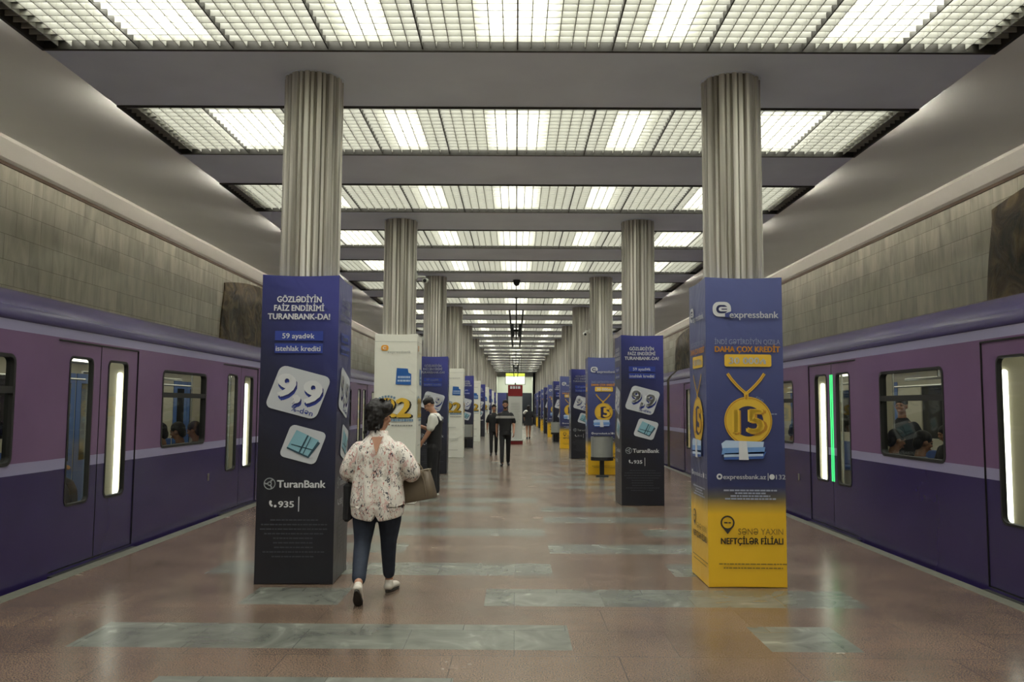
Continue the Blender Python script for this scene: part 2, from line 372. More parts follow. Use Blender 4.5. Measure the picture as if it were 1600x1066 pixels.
# ------------------------------------------------------------------ luminous egg-crate panels
FLU = mat('fluorescent_lamp', (255, 255, 245), .5, emit=(255, 255, 247), es=LAMP)
FLU2 = mat('fluorescent_end_lamp', (255, 255, 245), .5, emit=(255, 250, 238), es=TUBE)
HOUS = mat('lamp_housing_white', (225, 226, 215), .7, emit=(236, 240, 220), es=.0)
OPALM = mat('opal_sheet', (230, 232, 220), .6, emit=(250, 250, 240), es=OPAL)
def make_light():
    root = thing('ceiling_light', '', 'light')
    y0, y1 = -PW/2+.002, PW/2-.002; z = CH
    f = MB()
    f.box(EX0+.02, EX1-.02, y0, y0+.035, z-.015, z+.07, DARKAL); f.box(EX0+.02, EX1-.02, y1-.035, y1, z-.015, z+.07, DARKAL)
    f.box(EX0, EX0+.03, y0, y1, z-.015, z+.104, DARKAL); f.box(EX1-.03, EX1, y0, y1, z-.015, z+.104, DARKAL)  # end pieces raised as baffles, shaped to keep end-lamp light off the walls
    f.box(EX0+.01, EX0+.22, y0, y1, z+.058, z+.064, DARKAL); f.box(EX1-.22, EX1-.01, y0, y1, z+.058, z+.064, DARKAL)  # opaque strips added to screen the end lamps and darken the end cells
    for i in range(1, 10):   # joints between louvre trays
        x = EX0+.035+(EX1-EX0-.07)*i/10
        f.box(x-.006, x+.006, y0, y1, z-.002, z+.06, DARKAL)
    f.build('frame', root)
    l = MB()
    xs, xe = EX0+.035, EX1-.035; n = 70
    for i in range(1, n):
        if i % 7 == 0: continue
        x = xs+(xe-xs)*i/n; l.box(x-.004, x+.004, y0+.035, y1-.035, z+.014, z+.073, LOUV)
    for j in range(1, 14):
        y = y0+.035+(y1-y0-.07)*j/14; l.box(xs, xe, y-.004, y+.004, z+.014, z+.073, LOUV)
    l.build('louvre', root)
    h = MB(); h.box(EX0+.1, EX1-.1, y0, y1, z+.32, z+.33, HOUS)
    h.box(EX0+.1, EX1-.1, y0, y0+.01, z+.07, z+.33, HOUS); h.box(EX0+.1, EX1-.1, y1-.01, y1, z+.07, z+.33, HOUS)
    h.build('reflector', root)
    o = MB(); o.box(xs+.2, xe-.2, y0+.04, y1-.04, z+.075, z+.08, OPALM); o.build('diffuser', root)
    return root
def opal_graph():   # the sheet lets the lamps above glow through: brighter where a lamp sits behind it
    pass
proto = make_light()
def lamps(root):
    z = CH+.074
    for x, wd in ((0, .30), (-1.28, .17), (1.28, .17), (-3.0, .36), (3.0, .36)):
        b = MB()
        b.add([(x-wd, -PW/2+.22, z), (x+wd, -PW/2+.22, z), (x+wd, PW/2-.22, z), (x-wd, PW/2-.22, z)], [(0, 3, 2, 1)], FLU)
        b.build('lamp', root)
    for sx in (-1, 1):
        b = MB(); b.cyl((sx*4.12, -PW/2+.25, CH+.105), (sx*4.12, PW/2-.25, CH+.105), .018, FLU2, 8); b.build('end_lamp', root)
lamps(proto)
k = -4; npan = 0
while True:
    yc = CY0+(k+.5)*P/2
    if yc+PW/2 > YE: break
    if yc-PW/2 > YB:
        o = proto if npan == 0 else copy_tree(proto); npan += 1
        o.location = (0, yc, 0)
        i = k//2; near = (k % 2 == 0)
        if k < 0: lab = 'lit louvred ceiling panel, %s on the near side of the first columns' % WORDS[-k-1]
        elif near: lab = 'lit louvred ceiling panel crossing just beyond the %s pair of columns' % WORDS[i]
        else: lab = 'lit louvred ceiling panel crossing just before the %s pair of columns' % (WORDS[i+1] if i+1 < NC else 'end wall after the last')
        tag(o, lab, 'light', 'luminous louvred panels across the ceiling')
    k += 1

# ------------------------------------------------------------------ columns
def col_mat():
    m = bpy.data.materials.new('anodised_column_cladding'); m.use_nodes = True; nt = m.node_tree; b = nt.nodes['Principled BSDF']
    tc = nn(nt, 'ShaderNodeTexCoord'); mp = nn(nt, 'ShaderNodeMapping'); mp.inputs['Scale'].default_value = (9, 9, .25); nt.links.new(tc.outputs['Object'], mp.inputs[0])
    nz = nn(nt, 'ShaderNodeTexNoise', Scale=1.5, Detail=3.0); nt.links.new(mp.outputs[0], nz.inputs['Vector'])
    cr = nn(nt, 'ShaderNodeValToRGB'); e = cr.color_ramp.elements
    e[0].position = .32; e[0].color = lin((152, 148, 138))+(1,); e[1].position = .68; e[1].color = lin((240, 237, 228))+(1,)
    nt.links.new(nz.outputs[0], cr.inputs[0]); nt.links.new(cr.outputs[0], b.inputs['Base Color'])
    b.inputs['Metallic'].default_value = .35; b.inputs['Roughness'].default_value = .36
    return m
COLM = col_mat(); COLG = mat('column_groove_shade', (134, 129, 116), .5, .3)  # groove colour darkened to paint shade between the ribs
def make_column():
    root = thing('column', '', 'column')
    rnd = random.Random(11); a = 0; b = MB(); segs = []
    for i in range(13): segs += [('g', .35), ('r', rnd.choice((1.0, 1.3, .8))), ('g', .16), ('m', rnd.choice((.55, .8)))]
    tot = sum(w_ for _, w_ in segs); R_ = {'g': .250, 'r': .276, 'm': .265}; prev = None; ring = []
    for kd, w_ in segs:
        d = 2*PI*w_/tot; r_ = R_[kd]; e_ = .03*d if kd == 'g' else .10*d
        ring.append((r_*math.cos(a+e_), r_*math.sin(a+e_), kd)); ring.append((r_*math.cos(a+d/2)*1.002, r_*math.sin(a+d/2)*1.002, kd)); ring.append((r_*math.cos(a+d-e_), r_*math.sin(a+d-e_), kd)); a += d
    N = len(ring)
    for i in range(N):
        q = (i+1) % N; x0, y0, k0 = ring[i]; x1, y1, k1 = ring[q]
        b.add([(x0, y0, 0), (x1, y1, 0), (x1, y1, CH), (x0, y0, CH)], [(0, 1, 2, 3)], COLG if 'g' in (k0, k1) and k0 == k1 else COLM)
    b.add([(x, y, CH) for x, y, _ in ring], [tuple(range(N))], COLM); b.add([(x, y, 0) for x, y, _ in ring], [tuple(reversed(range(N)))], COLM); b.build('cladding', root)
    c = MB(); c.prism([(.285*math.cos(t*PI/12), .285*math.sin(t*PI/12)) for t in range(24)], CH-.012, CH-.001, SOFFIT); c.build('collar', root)
    return root
cp = make_column(); first = True
for k in range(NC):
    for sd, X in (('left', XL), ('right', XR)):
        o = cp if first else copy_tree(cp); first = False
        o.location = (X, CY0+k*P, 0); o.rotation_euler.z = (k*1.7+(0 if sd == 'left' else .9))
        o.scale = (1, 1, 1)
        tag(o, 'fluted metal-clad column, %s from the front in the %s row' % (WORDS[k], sd), 'column', 'columns of the %s row' % sd)

# ------------------------------------------------------------------ printed artwork
TXT = {}
def text_mesh(s, bold=0.0):
    key = (s, bold)
    if key in TXT: return TXT[key]
    cu = bpy.data.curves.new('t', 'FONT'); cu.body = s; cu.size = 1; cu.resolution_u = 3
    ob = bpy.data.objects.new('t', cu); COL.objects.link(ob)
    dg = bpy.context.evaluated_depsgraph_get(); me = ob.evaluated_get(dg).to_mesh()
    vs = [tuple(v.co) for v in me.vertices]; fs = [tuple(p.vertices) for p in me.polygons]
    ob.evaluated_get(dg).to_mesh_clear()
    bpy.data.objects.remove(ob); bpy.data.curves.remove(cu)
    if bold:
        V0, F0 = vs, fs; vs, fs = [], []
        for i, (dx, dy) in enumerate(((-1, 0), (1, 0), (0, .6), (0, -.6))):
            vs += [(x+dx*bold, y+dy*bold, z) for x, y, z in V0]; fs += [tuple(q+i*len(V0) for q in f) for f in F0]
    xs = [v[0] for v in vs] or [0]; 
    TXT[key] = (vs, fs, min(xs), max(xs))
    return TXT[key]
CAP = .73
class Art(MB):            # flat print on a box face that looks toward -Y; u from its left edge, v up
    HW = .345
    def pt(s, u, v, L): return (u-s.HW, -(s.HW+.006+.0015*L), v)
    def poly(s, pts, m, L=0):
        return s.add([s.pt(u, v, L) for u, v in pts], [tuple(range(len(pts)))], m)
    def rect(s, u0, u1, v0, v1, m, L=0): return s.poly([(u0, v0), (u1, v0), (u1, v1), (u0, v1)], m, L)
    def rr(s, cu, cv, w_, h_, r, ang, m, L=0):
        c, sn = math.cos(ang), math.sin(ang)
        return s.poly([(cu+x*c-y*sn, cv+x*sn+y*c) for x, y in rrect(-w_/2, w_/2, -h_/2, h_/2, r)], m, L)
    def disc(s, cu, cv, r, m, L=0, n=28, ry=None): return s.poly([(cu+r*math.cos(2*PI*i/n), cv+(ry or r)*math.sin(2*PI*i/n)) for i in range(n)], m, L)
    def ring(s, cu, cv, ro, ri, m, L=0, n=36, a0=0, a1=2*PI):
        vs = []; 
        for i in range(n+1):
            t = a0+(a1-a0)*i/n; vs += [s.pt(cu+ri*math.cos(t), cv+ri*math.sin(t), L), s.pt(cu+ro*math.cos(t), cv+ro*math.sin(t), L)]
        return s.add(vs, [(2*i, 2*i+1, 2*i+3, 2*i+2) for i in range(n)], m)
    def stroke(s, pts, wd, m, L=0):
        vs = []; n = len(pts)
        for i, (x, y) in enumerate(pts):
            a = pts[max(0, i-1)]; c = pts[min(n-1, i+1)]; d = Vector((c[0]-a[0], c[1]-a[1])).normalized(); nx, ny = -d.y*wd/2, d.x*wd/2
            vs += [s.pt(x-nx, y-ny, L), s.pt(x+nx, y+ny, L)]
        return s.add(vs, [(2*i+1, 2*i, 2*i+2, 2*i+3) for i in range(n-1)], m)
    def text(s, t, cu, cv, cap, m, L=1, width=None, bold=.0, ang=0):   # centred on (cu,cv)
        vs, fs, x0, x1 = text_mesh(t, bold); k = cap/CAP; kx = k
        if width: kx = width/(x1-x0)
        c, sn = math.cos(ang), math.sin(ang); out = []
        for x, y, z in vs:
            X = (x-(x0+x1)/2)*kx; Y = (y-CAP/2)*k; out.append(s.pt(cu+X*c-Y*sn, cv+X*sn+Y*c, L))
        return s.add(out, fs, m)
    def words(s, cu, cv, w_, h_, m, seed, L=1):     # a line too small to read: word-long bars
        r = random.Random(seed); u = cu-w_/2
        while u < cu+w_/2-.01:
            l = min(r.uniform(.015, .05), cu+w_/2-u); s.rect(u, u+l, cv-h_/2, cv+h_/2, m, L); u += l+.006
def flat(n, c, rough=.4): return mat('print_'+n, c, rough)
W1 = flat('white', (205, 207, 210)); W2 = flat('pale_card', (190, 194, 200)); NAVY = flat('navy', (44, 48, 110)); BLUEP = flat('plate_blue', (48, 66, 150))
GREYT = flat('grey_text', (66, 68, 76)); CYAN = flat('cyan', (130, 175, 190)); TEAL = flat('dark_teal', (50, 78, 92)); LOGOG = flat('logo_grey', (150, 156, 160))
GOLD = flat('gold', (214, 176, 62)); GOLDD = flat('gold_dark', (178, 128, 44)); ORNG = flat('orange', (222, 152, 40)); YEL = flat('yellow_plate', (222, 182, 64))
EBLUE = flat('medal_hole', (40, 44, 84)); SKYB = flat('sky_blue', (110, 150, 205)); MIDB = flat('mid_blue', (62, 96, 168)); PALEB = flat('pale_blue', (176, 196, 222))
LGREY = flat('light_grey_text', (150, 156, 176)); BRN = flat('brown_text', (104, 84, 40)); DKT = flat('dark_text', (58, 54, 50)); OLV = flat('olive_text', (130, 108, 50))
CARDB = flat('card_blue', (42, 96, 168)); BLKS = flat('black_shadow', (40, 38, 32)); SOFTG = flat('soft_grey', (150, 152, 146)); ARCB = flat('arc_blue', (110, 140, 165))
CV_T = gradient_mat('navy_print_vinyl', [(0, (34, 35, 42)), (.3, (35, 36, 45)), (.62, (42, 45, 72)), (.85, (52, 57, 112)), (1, (66, 70, 140))], xk=.35)
CV_E = gradient_mat('blue_to_yellow_print_vinyl', [(0, (226, 178, 40)), (.232, (222, 178, 46)), (.285, (92, 88, 78)), (.32, (54, 59, 98)), (.6, (68, 75, 122)), (1, (92, 100, 150))])
CV_W = gradient_mat('white_print_vinyl', [(0, (218, 220, 210)), (1, (228, 228, 216))], xk=0)

def cover(m):            # fabric box: edges slightly slack, corners crisp
    b = MB(); hw = .345; H = 2.75; n = 8; nz = 14
    cs = []
    for (ax, ay), (bx, by) in (((-hw, -hw), (hw, -hw)), ((hw, -hw), (hw, hw)), ((hw, hw), (-hw, hw)), ((-hw, hw), (-hw, -hw))):
        for i in range(n): t = i/n; cs.append((ax+(bx-ax)*t, ay+(by-ay)*t, t))
    N = len(cs); vs = []
    for j in range(nz+1):
        for (x, y, t) in cs:
            s_ = math.sin(PI*t); z = H*j/nz
            if j == nz: z -= .012*s_
            if j == 0: z = .004+.004*s_
            k_ = 1-.006*s_*math.sin(PI*j/nz)
            vs.append((x*k_, y*k_, z))
    fs = []
    for j in range(nz):
        for i in range(N): a = j*N+i; c = j*N+(i+1) % N; fs.append((a, c, c+N, a+N))
    fs.append(tuple(nz*N+i for i in range(N))); fs.append(tuple(reversed(range(N))))
    b.add(vs, fs, m); return b
TILT = -math.radians(14.5)
def art_turan():
    P_ = {}
    a = Art(); 
    for t, y, w_ in (('GÖZLƏDİYİN', 469, .40), ('FAİZ ENDİRİMİ', 483, .45), ('TURANBANK-DA!', 496.5, .56)): a.text(t, .335, (915-y)/176.4, .054, W1, width=w_, bold=.035)
    P_['headline'] = a
    for t, y, w_ in (('59 ayadək', 527.5, .29), ('istehlak krediti', 547.5, .40)):
        a = Art(); v = (915-y)/176.4; a.rect(.125, .555, v-.043, v+.043, BLUEP); a.text(t, .335, v, .048, W1, width=w_, bold=.02); P_['term_plate'+t[:1]] = a
    a = Art(); cu, cv = .345, 1.69; c, sn = math.cos(TILT), math.sin(TILT)
    # card sheared a little, as drawn
    pts = [(x+.10*y, y) for x, y in rrect(-.235, .235, -.2, .2, .06)]
    a.poly([(cu+x*c-y*sn, cv+x*sn+y*c) for x, y in pts], W2)
    def place(x, y): return cu+x*c-y*sn, cv+x*sn+y*c
    for dx, dy, m_, L in ((.016, -.03, BLUEP, 1), (.012, -.012, NAVY, 2), (0, 0, W1, 3)):
        u, v = place(.0+dx, .035+dy); a.text('9,9', u, v, .21, m_, L, width=.42, bold=.05, ang=TILT)
    u, v = place(.08, -.15); a.text('%-dən', u, v, .05, BLUEP, 2, width=.2, bold=.01, ang=TILT)
    P_['number_card'] = a
    a = Art(); cu, cv = .40, 1.225
    pts = [(x+.10*y, y) for x, y in rrect(-.165, .165, -.15, .15, .045)]
    a.poly([(cu+x*c-y*sn, cv+x*sn+y*c) for x, y in pts], W2)
    a.poly([place2 for place2 in [(cu+x*c-y*sn, cv+x*sn+y*c) for x, y in ((-.13, -.06), (.09, -.09), (.13, .07), (-.09, .11))]], CYAN, 1)
    for q in (((-.13, -.07), (.08, -.105), (.08, -.09), (-.13, -.055)), ((.08, -.105), (.145, .05), (.12, .06), (.07, -.085)), ((-.10, -.03), (.10, -.03), (.10, -.02), (-.10, -.02)),
              ((-.02, -.08), (-.005, -.08), (.03, .09), (.015, .09)), ((.02, -.08), (.028, -.08), (.055, .08), (.047, .08))):
        a.poly([(cu+x*c-y*sn, cv+x*sn+y*c) for x, y in q], TEAL, 2)
    P_['banknote_card'] = a
    a = Art(); v = (915-760)/176.4
    a.ring(.115, v, .052, .044, LOGOG, 1); 
    for k in range(3): t = k*2*PI/3+.6; a.stroke([(.115+.01*math.cos(t), v+.01*math.sin(t)), (.115+.03*math.cos(t+.5), v+.03*math.sin(t+.5)), (.115+.047*math.cos(t+.3), v+.047*math.sin(t+.3))], .013, LOGOG, 2)
    a.ring(.115, v, .02, .012, LOGOG, 2)
    a.text('TuranBank', .395, v, .066, W1, width=.43, bold=.03); P_['logo'] = a
    a = Art(); v = (915-791.5)/176.4
    a.stroke([(.155+.03*math.cos(t), v+.012+.03*math.sin(t)) for t in [PI*.95+i*.16 for i in range(10)]], .018, W1, 1); a.disc(.128, v+.02, .012, W1, 1, 10); a.disc(.17, v-.018, .012, W1, 1, 10)
    a.text('935', .265, v, .056, W1, width=.14, bold=.03); a.rect(.372, .380, v-.065, v+.065, W1, 1)
    P_['phone_line'] = a
    a = Art()
    for i, w_ in enumerate((.42, .58, .60, .52, .36, .36, .34, .54, .38)): a.words(.34, (915-816-i*7)/176.4, w_, .012, GREYT, i)
    P_['fine_print'] = a
    return P_
def art_express():
    P_ = {}; V = lambda y: (917-y)/175; U = lambda x: (x-1101)/121*.69
    a = Art(); cu, cv = U(1128), V(486)
    for (x0, x1, y0, y1, r, m_, L) in ((-.09, .075, -.072, .062, .055, W1, 1), (-.058, .045, -.042, .034, .036, EBLUE, 2), (-.036, .05, -.024, .016, .02, W1, 3), (-.012, .04, -.009, .0, .004, EBLUE, 4)):
        a.poly([(cu+x, cv+y) for x, y in rrect(x0, x1, y0, y1, r)], m_, L)
    a.poly([(cu+.02, cv-.08), (cu+.09, cv-.08), (cu+.09, cv-.02), (cu+.02, cv-.042)], flat('banner_blue', (68, 76, 132)), 3)
    a.text('expressbank', U(1177), V(495), .062, W1, width=.44, bold=.02, L=5); P_['logo'] = a
    a = Art(); a.text('İNDİ GƏTİRDİYİN QIZILA', U(1166), V(538), .046, LGREY, width=.585); a.text('DAHA ÇOX KREDİT', U(1166), V(549.5), .052, ORNG, width=.585, bold=.04); P_['headline'] = a
    a = Art(); a.poly([(U(1166.5)+x, V(567.5)+y) for x, y in rrect(-.21, .21, -.055, .055, .018)], YEL); a.text('30 000₼', U(1166.5), V(567.5), .06, W1, width=.34, bold=.03); P_['amount_plate'] = a
    a = Art()
    for sgn in (-1, 1):
        pts = [(U(1163)+sgn*x, V(y)) for x, y in ((.165, 588), (.13, 597), (.09, 605), (.05, 612), (.01, 618))]
        a.stroke(pts, .026, GOLD, 1); a.stroke(pts, .008, GOLDD, 2)
    a.rect(U(1163)-.02, U(1163)+.02, V(628), V(616), GOLD, 2); a.rect(U(1163)-.008, U(1163)+.008, V(628), V(621), GOLDD, 3)
    P_['chain'] = a
    a = Art(); cu, cv = U(1165.5), V(661.5); a.disc(cu, cv, .213, GOLD, 1, 40); a.disc(cu, cv-.005, .135, EBLUE, 2, 32)
    a.text('15', cu+.016, cv-.004, .22, GOLDD, 3, width=.31, bold=.05); a.text('15', cu, cv+.004, .215, YEL, 4, width=.29, bold=.045)
    a.ring(cu, cv, .205, .198, GOLDD, 2)
    a.text('AYLIQ', U(1184), V(627.5), .02, LGREY, 1, ang=-.55); a.words(U(1206), V(651), .05, .01, LGREY, 3)
    P_['medallion'] = a
    a = Art(); x0, x1 = U(1123), U(1191)
    a.poly([(x0+.01, V(707)), (x1-.02, V(706)), (x1-.01, V(694)), (x0+.04, V(692)), (x0, V(697))], PALEB, 3); a.poly([(x0, V(714)), (x1-.01, V(712)), (x1, V(702)), (x0+.01, V(704))], SKYB, 4)
    a.poly([(x0+.02, V(722)), (x1-.02, V(720)), (x1+.01, V(709)), (x0+.03, V(712))], MIDB, 4)
    a.poly([(x0+.02, V(718)), (x1-.02, V(716)), (x1-.02, V(712.5)), (x0+.02, V(714))], PALEB, 5)
    a.poly([(U(1150), V(722)), (U(1165), V(722)), (U(1162), V(693)), (U(1150), V(693))], W1, 6); P_['banknote_stack'] = a
    a = Art(); v = V(748)
    a.ring(U(1119.5), v, .026, .012, W1, 1); a.text('expressbank.az', U(1158.5), v, .042, W1, width=.38, bold=.02); a.rect(U(1194.5), U(1195.5), v-.032, v+.032, W1)
    a.disc(U(1201), v, .024, W1, 1, 20); a.text('132', U(1214.5), v, .042, W1, width=.085, bold=.015); P_['contact_line'] = a
    a = Art()
    for i, w_ in enumerate((.47, .27, .35, .45)): a.words(U(1167), V(769+i*4.3), w_, .014, LGREY, 20+i)
    for i, w_ in enumerate((.60, .52)): a.words(U(1168)+.01, V(881+i*6), w_, .010, OLV, 30+i)
    P_['fine_print'] = a
    a = Art(); cu, cv = U(1131), V(818.5)
    a.ring(cu, cv, .062, .048, DKT, 1); a.poly([(cu-.045, cv-.04), (cu, cv-.10), (cu+.045, cv-.04), (cu, cv-.062)], DKT, 1); a.words(cu, cv, .06, .012, DKT, 9)
    P_['map_pin'] = a
    a = Art(); a.text('SƏNƏ YAXIN', U(1182), V(831.5), .055, OLV, width=.395); a.text('NEFTÇİLƏR FİLİALI', U(1168.5), V(846), .055, DKT, width=.55, bold=.035); P_['branch_name'] = a
    return P_
def art_white():
    P_ = {}; V = lambda y: (788-y)/94.5; U = lambda x: (x-585)/67*.69
    a = Art(); cu, cv = U(601), V(550)
    for (x0, x1, y0, y1, r, m_, L) in ((-.06, .06, -.045, .045, .035, ORNG, 1), (-.035, .03, -.025, .02, .02, flat('banner_white', (226, 226, 216)), 2), (-.02, .04, -.012, .008, .009, ORNG, 3)):
        a.poly([(cu+x, cv+y) for x, y in rrect(x0, x1, y0, y1, r)], m_, L)
    a.text('expressbank', U(624), V(556), .045, SOFTG, width=.38, L=4); P_['logo'] = a
    a = Art(); a.poly([(U(619), V(606)), (U(643.5), V(607)), (U(643.5), V(590)), (U(639), V(588)), (U(638), V(582)), (U(620.5), V(581))], CARDB)
    a.words(U(632), V(595), .2, .035, PALEB, 4); a.words(U(632), V(600.5), .21, .03, PALEB, 5); P_['loan_card'] = a
    a = Art()
    for dx, dy, m_, L in ((.028, -.012, BLKS, 1), (.014, -.006, BLKS, 2), (0, 0, YEL, 3)): a.text('22', U(620)+dx, V(641)+dy, .31, m_, L, width=.50, bold=.045)
    P_['percentage'] = a
    a = Art()
    for i in range(7): t = -.6+i*.16; a.rr(U(607)+.3*math.sin(t), V(656)+.33*math.cos(t), .035, .035, .005, -t, ARCB, 1)
    a.words(U(630), V(661), .36, .04, ARCB, 8); a.words(U(630), V(669), .34, .025, SOFTG, 6)
    for i, y in enumerate((700, 733, 737, 765)): a.words(U(618), V(y), .42 if i else .3, .012, SOFTG, 50+i)
    a.rect(0.0, .69, V(540.5), V(540), SOFTG, 0)
    P_['small_print'] = a
    return P_
def make_box(kind):
    root = thing('advertising_box', '', 'advertising box')
    cover({'T': CV_T, 'E': CV_E, 'W': CV_W}[kind]).build('cover', root)
    arts = {'T': art_turan, 'E': art_express, 'W': art_white}[kind]()
    for nm, a in arts.items():
        nm = nm.rstrip('5i') if nm.startswith('term') else nm
        o = a.build(nm, root)
        for ang in (PI/2, -PI/2):
            c = o.copy(); COL.objects.link(c); c.parent = root; c.rotation_euler.z = ang
    return root
KIND = {'T': 'dark navy advertising box with 9,9 card', 'E': 'blue and yellow advertising box', 'W': 'white advertising box with yellow 22'}
protos = {}
for k in range(NC):
    for sd, X in (('left', XL), ('right', XR)):
        kd = ('TW' if sd == 'left' else 'ET')[k % 2]
        if kd not in protos: o = protos[kd] = make_box(kd)
        else: o = copy_tree(protos[kd])
        o.location = (X, CY0+k*P, 0)
        if (k, sd) == (0, 'left'): o.rotation_euler.z = math.radians(1.6)
        tag(o, KIND[kd]+', around the %s column of the %s row' % (WORDS[k], sd), 'advertising box', 'advertising boxes along the %s row' % sd)

# ------------------------------------------------------------------ litter bins, kiosk, hanging things
STEEL = mat('brushed_steel', (170, 174, 170), .35, .6); DKPL = mat('dark_plastic', (34, 34, 34), .5)
def make_bin(X, Y, label):
    r = thing('litter_bin', label, 'bin', (X, Y, 0), group='steel litter bins in front of the advertising boxes')
    b = MB(); prof = [(-.24, -.02)]
    pts = [(.245, .13), (-.245, .13)]+[(-.245+.49*i/10, -.02-.13*math.sin(PI*i/10)**.6) for i in range(11)]
    pts = pts[:2]+pts[2:]
    b.prism(pts, .44, .90, STEEL); b.build('body', r)
    b = MB(); b.prism([(x*1.02, y*1.04) for x, y in pts], .36, .44, DKPL); b.box(-.05, .05, .02, .09, .03, .36, DKPL); b.build('base', r)
    b = MB(); b.bbox(-.14, .14, -.10, .12, 0, .03, DKPL, .008); b.build('foot_plate', r)
    b = MB(); b.box(-.2, .2, -.11, .10, .90, .915, DKPL); b.build('lid', r)
make_bin(1.99, 19.20, 'steel litter bin in front of the third box on the right, below the gold medallion')
make_bin(-1.85, 31.35, 'steel litter bin in front of the fifth box from the front on the left')
make_bin(1.85, 37.45, 'steel litter bin in front of the sixth box from the front on the right')
def kiosk():
    r = thing('information_column', 'red-topped white information column standing in the middle of the hall', 'information stand', (-.01, 35.6, 0))
    red = mat('kiosk_red', (122, 26, 30), .4); wh = mat('kiosk_white', (186, 188, 182), .5)
    b = MB(); b.bbox(-.33, .33, -.2, .2, .0, .14, red, .01); b.build('base', r)
    b = MB(); b.bbox(-.36, .36, -.24, .24, .14, .20, wh, .01); b.build('plinth', r)
    b = MB(); b.bbox(-.3, .3, -.14, .14, .20, 2.03, wh, .01); b.build('panel', r)
    b = MB(); b.bbox(-.31, .31, -.16, .16, 2.03, 2.50, red, .01); b.build('header', r)
    for zz, w_ in ((1.5, .3), (1.35, .4), (1.2, .36), (.9, .42)):
        pass
    b = MB()
    for x0, x1 in ((-.22, -.13), (-.10, -.01), (.02, .08), (.11, .21)): b.box(x0, x1, -.167, -.161, 2.34, 2.45, W1)
    b.build('lettering', r)
    b = MB(); rn = random.Random(5)
    for i in range(14):
        wd = rn.uniform(.12, .21); b.box(-wd, wd, -.147, -.141, 1.72-i*.07, 1.735-i*.07, SOFTG)
    b.build('notice_text', r)
    b = MB(); b.cyl((0, 0, 2.5), (0, 0, 2.6), .03, DKPL); b.build('beacon', r)
kiosk()
def rig(Y, label):
    r = thing('hanging_screens', label, 'hanging screens', (0.01, Y, 0), group='pairs of black screens hung from the ceiling')
    b = MB(); b.cyl((0, 0, 3.75), (0, 0, CH), .018, DKPL, 8); b.cyl((0, 0, CH-.02), (0, 0, CH), .06, DKPL, 12); b.build('pole', r)
    b = MB(); b.box(-.12, .12, -.04, .04, 3.72, 3.78, DKPL); b.box(-.02, .02, -.04, .04, 3.5, 3.9, DKPL); b.build('bracket', r)
    for sx in (-1, 1):
        T = Matrix.Translation((sx*.145, 0, 3.78)) @ Matrix.Rotation(sx*math.radians(5), 4, 'Y')
        b = MB(); b.bbox(-.022, .022, -.45, .45, -.50, .50, DKPL, .006, T=T); b.bbox(-.05, .05, -.2, .2, -.2, .15, DKPL, .01, T=Matrix.Translation((-sx*.03, 0, 0)) @ T); o = b.build('screen', r)
rig(23.7, 'nearer pair of black screens hanging back to back from the ceiling')
rig(47.0, 'farther pair of black screens hanging above the lit sign')
def sign():
    r = thing('hanging_sign', 'lit white hanging sign with a yellow-green header at the far end', 'sign', (-.02, 50, 0))
    b = MB(); b.bbox(-.6, .6, -.06, .06, 2.90, 3.6, DARKAL, .01); b.build('case', r)
    b = MB(); b.box(-.57, .57, -.072, -.062, 3.42, 3.58, mat('sign_yellow_green', (190, 200, 60), .5, emit=(214, 226, 90), es=.8)); b.build('header', r)
    b = MB(); b.box(-.57, .57, -.072, -.062, 2.93, 3.40, mat('sign_white', (225, 235, 220), .5, emit=(228, 238, 222), es=.85)); b.build('face', r)
    b = MB(); b.box(-.5, .5, -.076, -.073, 3.36, 3.372, SOFTG); b.build('dividing_line', r)
    for x in (-.35, .35): b = MB(); b.cyl((x, 0, 3.6), (x, 0, CH), .012, DKPL, 8); b.build('hanger', r)
sign()
def cctv(X, Y, Z, dx, label):
    r = thing('security_camera', label, 'security camera', (X, Y, Z), group='security cameras')
    wh = mat('camera_white', (196, 198, 190), .4)
    b = MB(); b.box(min(0, dx), max(0, dx), -.015, .015, -.015, .015, wh); b.box(-.02 if dx > 0 else -.02, .02, -.04, .04, -.05, .05, wh); b.build('bracket', r)
    b = MB(); b.cyl((dx, .12, -.05), (dx, -.14, -.09), .042, wh, 14); b.build('housing', r)
    b = MB(); b.cyl((dx, -.14, -.09), (dx, -.146, -.091), .03, BLACK, 12); b.build('lens', r)
cctv(XL+.27, CY0+P, 3.75, .16, 'white security camera on the second column of the left row')
cctv(XL-.27, CY0+2*P, 3.2, -.12, 'white security camera on the outer side of the third left column')
cctv(XR-.27, CY0+2*P, 3.4, -.12, 'white security camera on the inner side of the third right column')
r = thing('dome_camera', 'small dark dome camera under the ceiling above the middle aisle', 'security camera', (0.01, 20.4, CH))
b = MB(); b.cyl((0, 0, -.05), (0, 0, 0), .09, DKPL, 16); b.build('mount', r)
b = MB(); vs, fs = sph((0, 0, -.06), (.08, .08, .09)); b.add(vs, fs, DKPL, True); b.build('dome', r)

